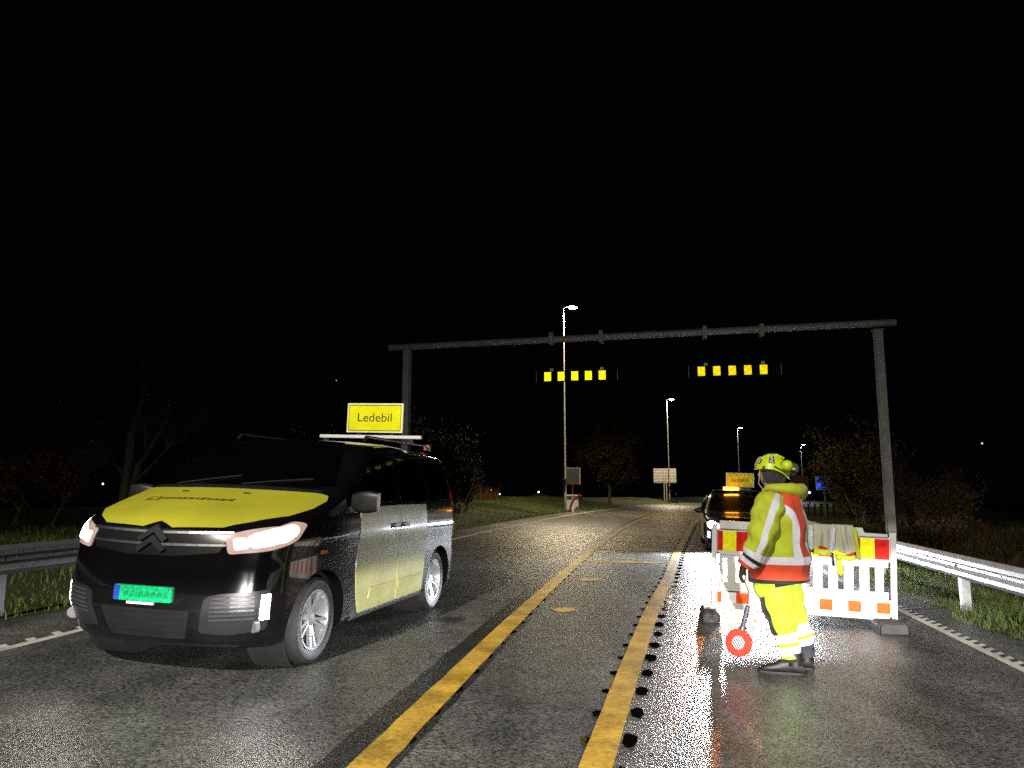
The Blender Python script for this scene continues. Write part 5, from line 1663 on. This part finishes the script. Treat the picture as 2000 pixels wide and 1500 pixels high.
rings = [[hp(2 * math.pi * j / 40, v) for j in range(40)] for v in [0, .03, .06, .10, .16, .24, .34, .46, .58, .70, .82, .92, .985]]
mb.loft(rings, True)
hm = mb.build('helmet', M_helm, person, smooth=50)
mb = MB()
for y_ in (-.045, 0, .045):
    mb.tube([hc + Vector((.10, y_, .125)), hc + Vector((.04, y_, .160 - abs(y_) * .25)), hc + Vector((-.03, y_, .163 - abs(y_) * .25)), hc + Vector((-.09, y_, .135 - abs(y_) * .2))], .007, 8)
mb.build('shell_rib', M_helm, hm, smooth=60)
def hpatch(th0, th1, v0, v1, off, n=6):
    mb = MB()
    a = [[hp(th0 + (th1 - th0) * i / n, v0 + (v1 - v0) * j / n, off) for j in range(n + 1)] for i in range(n + 1)]
    b = [[hp(th0 + (th1 - th0) * i / n, v0 + (v1 - v0) * j / n, off - .006) for j in range(n + 1)] for i in range(n + 1)]
    m = n + 1
    vs = [p for r in a for p in r] + [p for r in b for p in r]
    q = m * m
    fs = [(i * m + j, (i + 1) * m + j, (i + 1) * m + j + 1, i * m + j + 1) for i in range(n) for j in range(n)]
    fs += [(i * m, (i + 1) * m, q + (i + 1) * m, q + i * m) for i in range(n)] + [(i * m + n, (i + 1) * m + n, q + (i + 1) * m + n, q + i * m + n) for i in range(n)]
    fs += [(j, j + 1, q + j + 1, q + j) for j in range(n)] + [(n * m + j, n * m + j + 1, q + n * m + j + 1, q + n * m + j) for j in range(n)]
    mb.add(vs, fs)
    return mb
A = R(180 + 88)     # near side
lb = hpatch(A - .20, A + .20, .24, .62, .004).build('helmet_label', pm('dark_label', (.03, .035, .03), .4), hm, smooth=60)
mb = MB()
pts = [hp(A + .10, .53, .007), hp(A - .02, .56, .007), hp(A - .10, .50, .007), hp(A - .02, .45, .007), hp(A + .09, .42, .007), hp(A + .06, .36, .007), hp(A - .10, .35, .007)]
mb.tube(pts, .0045, 6)
mb.tube([hp(A - .13, .29, .007), hp(A + .13, .28, .007)], .004, 6)
mb.build('label_emblem', pm('pale_label_print', (.6, .6, .55), .5), lb)
for th, v0, v1, w in ((R(180 + 40), .20, .40, .13), (R(180 + 62), .0, .10, .16)):
    hpatch(th - w / 2, th + w / 2, v0, v1, .002).build('helmet_vent', M_black_plastic, hm, smooth=60)
hpatch(R(180 - 26), R(180 + 26), .16, .52, .012).build('visor', pm('clear_grey_visor', (.42, .33, .28), .25, 0, .3, 40), hm, smooth=60)
mb = MB(); mb.bar(hp(R(180 - 28), .10, .012), hp(R(180 + 28), .10, .012), .016, .012); mb.build('visor_rim', M_galv, hm, bevel=.003)
for y_, x_, z_, lab in ((-.105, wx(1536), wz(921), 0), (.07, wx(1549), wz(926), 1)):
    mb = MB()
    Mx = Matrix.Translation((x_, y_, z_)) @ Matrix.Rotation(R(90), 4, 'X') @ Matrix.Rotation(R(14 if y_ < 0 else -12), 4, 'Y')
    if y_ > 0: Mx = Mx @ Matrix.Rotation(math.pi, 4, 'X')
    mb.lathe([(.0, .040), (.018, .038), (.036, .028), (.046, .010), (.050, -.012), (.050, -.022), (0, -.022)], Mx, 28)
    em = mb.build('ear_muff', M_helm, hm, smooth=50)
    mb = MB(); mb.lathe([(.052, -.020), (.054, -.030), (.046, -.045), (.020, -.045)], Mx, 28); mb.build('muff_cushion', M_black_plastic, em, smooth=50)
    mb = MB(); mb.tube([hp(A + .15, .12, .006) if y_ < 0 else hp(R(80), .12, .006), Vector((x_ - .02, y_ * 1.05, z_ - .055)), Vector((x_ + .02, y_ * 1.02, z_ - .056))], .007, 8); mb.build('muff_arm', M_black_plastic, em, smooth=60)

# signal disc hanging from the hand
dz = Vector((wx(1451), -.30, wz(1252)))
tp = Vector((wx(1467), -.30, wz(1184)))
disc = thing('signal_disc', 'red round hand signal with striped lens hanging by its cord from the worker hand', 'signal disc', (WXY[0], WXY[1], WZ), WROT)
ax = (tp - dz).normalized()
nrm = Vector((-.38, -.92, -.05)); nrm = (nrm - ax * nrm.dot(ax)).normalized()
sd_ = ax.cross(nrm)
Mx = Matrix((sd_, ax, nrm)).transposed().to_4x4(); Mx.translation = dz
M_discred = retro('red_disc_face', (.72, .03, .02), .5, .22, .08)
mb = MB(); mb.lathe([(.056, .008), (.060, .014), (.100, .016), (.112, .010), (.115, 0), (.112, -.010), (.100, -.016), (.060, -.014), (.056, -.008)], Mx, 48, True); mb.build('disc_ring', M_discred, disc, smooth=45)
def lens_mat(nt):
    tc = nn(nt, 'ShaderNodeTexCoord'); wv = nn(nt, 'ShaderNodeTexWave'); wv.inputs['Scale'].default_value = 17; wv.inputs['Distortion'].default_value = .4
    mp = nn(nt, 'ShaderNodeMapping'); mp.inputs['Rotation'].default_value = (0, R(38), R(20))
    nt.links.new(tc.outputs['Object'], mp.inputs[0]); nt.links.new(mp.outputs[0], wv.inputs['Vector'])
    g = nn(nt, 'ShaderNodeMath', operation='GREATER_THAN'); g.inputs[1].default_value = .5; nt.links.new(wv.outputs['Fac'], g.inputs[0])
    return over(nt, cloth_shader(nt, (.05, .05, .055), .3, .0005), cloth_shader(nt, (.45, .47, .5), .5, .0005), g.outputs[0])
mb = MB(); mb.lathe([(0, .006), (.050, .006), (.058, .004), (.058, -.004), (.050, -.006), (0, -.006)], Mx, 36); mb.build('disc_lens', attr_mat('striped_lens', lens_mat), disc, smooth=30)
M_handle = pm('dark_blue_handle', (.045, .05, .075), .4)
mb = MB(); q0 = dz + ax * .112; q1 = dz + ax * .15
mb.tube([q0, q0 + ax * .03, q0 + ax * .034, tp - ax * .006, tp], [.030, .026, .019, .019, .014], 16)
for k in range(6): mb.tube([q0 + ax * (.06 + .022 * k), q0 + ax * (.068 + .022 * k)], .0205, 16)
mb.build('handle', M_handle, disc, smooth=35)
mb = MB(); mb.tube([tp, tp + Vector((.004, 0, .06)), Vector((wx(1469), -.295, wz(1160))), Vector((wx(1461), -.29, wz(1140))), Vector((wx(1463), -.29, wz(1128)))], .004, 6)
mb.build('cord', M_black_plastic, disc, smooth=60)

# the figure stands and leans as measured
_SH = Matrix(((1, 0, .045, 0), (0, 1, 0, 0), (0, 0, .977, 0), (0, 0, 0, 1)))
def _shear(o, seen=set()):
    if o.type == 'MESH' and o.data.name not in seen:
        seen.add(o.data.name); o.data.transform(_SH)
    for c in o.children: _shear(c)
_shear(person); _shear(disc)
# ------------------------------------------------------------------ trees and bushes
M_bark = pm('grey_brown_bark', (.085, .072, .052), .8, 0, .3, 6, .01, 14)
M_twig = pm('twig_bark', (.075, .05, .038), .85, 0, .3, 8)
def leaf_mat(name, c1, c2):
    return blade_mat(name, c1, c2)
M_leaf_dark = leaf_mat('dark_leaves', (.014, .020, .008), (.03, .034, .013))
M_leaf_ochre = leaf_mat('autumn_leaves', (.04, .033, .011), (.10, .078, .024))
M_leaf_brown = leaf_mat('brown_leaves', (.045, .026, .015), (.10, .06, .028))
def branches(mb, p, d, L_, r_, lev, rnd, up=.25, spread=.55, out=None, minr=.004):
    n = 5
    pts, rs = [p.copy()], [r_]
    for k in range(n):
        d = (d + Vector((rnd.uniform(-1, 1), rnd.uniform(-1, 1), rnd.uniform(-.3, 1) * up * 2)) * .13).normalized()
        p = p + d * (L_ / n)
        pts.append(p.copy()); rs.append(max(r_ * (1 - .13 * (k + 1)), minr * .7))
    mb.tube(pts, rs, 8 if lev > 2 else 5 if lev > 1 else 4, caps=False)
    if out is not None and lev <= 2: out += pts[2:]
    if lev == 0: return
    for c in range({4: 6, 3: 5, 2: 5, 1: 4}.get(lev, 4)):
        t = rnd.uniform(.25, 1.0) if c else 1.0
        q = pts[min(n, max(1, int(t * n)))]
        a = rnd.uniform(0, 2 * math.pi)
        side = Vector((math.cos(a), math.sin(a), 0)); side = (side - d * side.dot(d))
        if side.length < .05: continue
        nd = (d * (1 - spread * .4) + side.normalized() * spread * rnd.uniform(.6, 1.4) + Vector((0, 0, up))).normalized()
        branches(mb, q, nd, L_ * rnd.uniform(.5, .72), max(rs[min(n, int(t * n))] * .6, minr), lev - 1, rnd, up, spread, out, minr)
def leaves(name, cs, n, spread, size, mat, parent, base):
    cs = np.array([list(c) for c in cs]) 
    i = rng.integers(0, len(cs), n)
    p = cs[i] + rng.normal(0, spread, (n, 3))
    a = rng.normal(0, 1, (n, 3)); a /= np.linalg.norm(a, axis=1)[:, None]
    b = np.cross(a, rng.normal(0, 1, (n, 3))); b /= np.linalg.norm(b, axis=1)[:, None]
    s = size * rng.uniform(.6, 1.3, n)[:, None]
    v = np.stack([p - a * s, p + b * s * .45, p + a * s, p - b * s * .45], 1).reshape(-1, 3)
    f = np.arange(n * 4).reshape(-1, 4)
    return np_mesh(name, v, f, mat, parent)
# bare twin-stemmed tree beyond the left verge
tx = at(243, 960, 21.0)
root = thing('bare_tree', 'leafless twin-stemmed tree rising behind the black van bonnet', 'tree', (tx.x, tx.y, gground(tx.x, tx.y) - .1))
rd = random.Random(5)
mb = MB(); mb.tube([(0, 0, 0), (-.02, 0, .7), (.04, 0, 1.6), (.06, 0, 2.5)], [.15, .13, .11, .10], 10, caps=False); mb.tube([(.05, 0, 0), (.16, .05, .8), (.30, .06, 1.7)], [.12, .10, .09], 10, caps=False)
tk = mb.build('trunk', M_bark, root, smooth=60)
mb = MB()
branches(mb, Vector((.06, 0, 2.4)), Vector((.10, 0, 1)).normalized(), 1.7, .09, 3, rd, .35, .55)
branches(mb, Vector((.30, .06, 1.65)), Vector((.55, .1, 1)).normalized(), 1.7, .08, 3, rd, .3, .55)
branches(mb, Vector((.02, 0, 1.3)), Vector((-.7, .1, .8)).normalized(), 1.6, .05, 3, rd, .3, .5)
branches(mb, Vector((.12, 0, 1.0)), Vector((.9, -.2, .7)).normalized(), 1.9, .05, 3, rd, .3, .5)
mb.build('crown', M_twig, root, smooth=60)

def bush(name, label, px, py, D, w, h, mat, seed, nl, stems=6, size=.06, group='bushes in the dark', lean=0):
    p = at(px, py, D); g_ = gground(p.x, p.y)
    root = thing(name, label, 'bush' if 'bush' in name else 'tree', (p.x, p.y, g_ - .1), 0, group)
    rd = random.Random(seed); mb = MB(); tips = []
    for k in range(stems):
        a = rd.uniform(0, 2 * math.pi); s_ = rd.uniform(.1, .75)
        d = Vector((math.cos(a) * s_ * w / h * 1.2 + lean, math.sin(a) * s_ * w / h * 1.2, 1)).normalized()
        branches(mb, Vector((rd.uniform(-.25, .25) * w, rd.uniform(-.25, .25) * w, 0)), d, h * rd.uniform(.42, .62), .035 * h / 3, 2, rd, .2, .6, tips, .006)
    mb.build('stem', M_bark, root, smooth=60)
    leaves('foliage', tips, nl, .10 * h / 3 + .05, size, mat, root, None)
    return root
def crown_tree(name, label, px, py, D, w, h, mat, seed, nl, size, trunk=.3, group='trees in the dark'):
    p = at(px, py, D); g_ = gground(p.x, p.y)
    root = thing(name, label, 'tree', (p.x, p.y, g_ - .1), 0, group)
    rd = random.Random(seed); tips = []
    mb = MB(); mb.tube([(0, 0, 0), (.05, 0, h * .25), (.02, .05, h * .55)], [.022 * h, .018 * h, .013 * h], 10, caps=False)
    mb.build('trunk', M_bark, root, smooth=60)
    mb = MB()
    for k in range(9):
        z_ = h * (trunk + (.55 - trunk) * k / 8)
        a = k * 2.4 + rd.uniform(-.4, .4)
        branches(mb, Vector((.03, .02, z_)), Vector((math.cos(a) * w / h * 1.1, math.sin(a) * w / h * 1.1, .8 + .06 * k)).normalized(), h * .33, .009 * h, 2, rd, .25, .6, tips, .008)
    cr = mb.build('crown', M_twig, root, smooth=60)
    leaves('foliage', tips, nl, .045 * h, size, mat, cr, None)
    return root
bush('leafy_bush', 'dark leafy bush beside the rear of the black van', 868, 960, 34.0, 2.6, 4.0, M_leaf_dark, 3, 14000, 8, .065)
bush('leafy_bush', 'lower leafy bush at the left end of the reeds with a pale leaning stem', 912, 972, 36.0, 1.8, 3.0, M_leaf_dark, 8, 9000, 6, .06)
bush('brown_bush', 'reddish brown bush behind the van windscreen', 420, 930, 24.0, 2.4, 2.6, M_leaf_brown, 12, 5000, 6, .06)
bush('brown_bush', 'brown bush behind the van roof, left of the Ledebil sign', 570, 930, 30.0, 3.0, 3.2, M_leaf_brown, 15, 6000, 7, .07)
bush('brown_bush', 'faint brown bush at the left edge behind the guardrail', 60, 960, 20.0, 2.6, 2.6, M_leaf_brown, 18, 4000, 6, .06)
mb = MB(); p_ = at(898, 975, 33.0); g_ = gground(p_.x, p_.y)
mb.tube([(0, 0, -.1), (.25, 0, .7), (.5, 0, 1.2), (.62, 0, 1.7), (.66, 0, 2.2)], [.035, .03, .028, .022, .01], 8)
o = mb.build('pale_sapling', M_lamp_pole, smooth=60); o.location = (p_.x, p_.y, g_); tag(o, 'pale leaning sapling stem in front of the leafy bush', 'sapling')
crown_tree('broad_tree', 'broad ochre tree lit from the right behind the sign box', 1190, 972, 64.0, 5.2, 6.4, M_leaf_ochre, 21, 15000, .16, .2)
crown_tree('broad_tree', 'dim tree directly behind the grey sign box', 1135, 972, 70.0, 4.6, 6.0, M_leaf_dark, 24, 9000, .16, .2)
bush('roadside_bush', 'tall ochre bush behind the right portal post', 1716, 1000, 42.0, 5.0, 5.4, M_leaf_ochre, 31, 14000, 9, .08)
bush('roadside_bush', 'low scrubby bush just right of the blue sign', 1672, 1000, 45.0, 3.0, 2.6, M_leaf_ochre, 34, 7000, 7, .07)
bush('roadside_bush', 'dark bush farthest right beyond the guardrail', 1830, 1020, 24.0, 3.2, 2.6, M_leaf_brown, 37, 7000, 7, .055)
bush('roadside_bush', 'brown bush between the portal post and the dark on the right', 1775, 1010, 29.0, 3.0, 3.2, M_leaf_brown, 41, 7000, 7, .055)
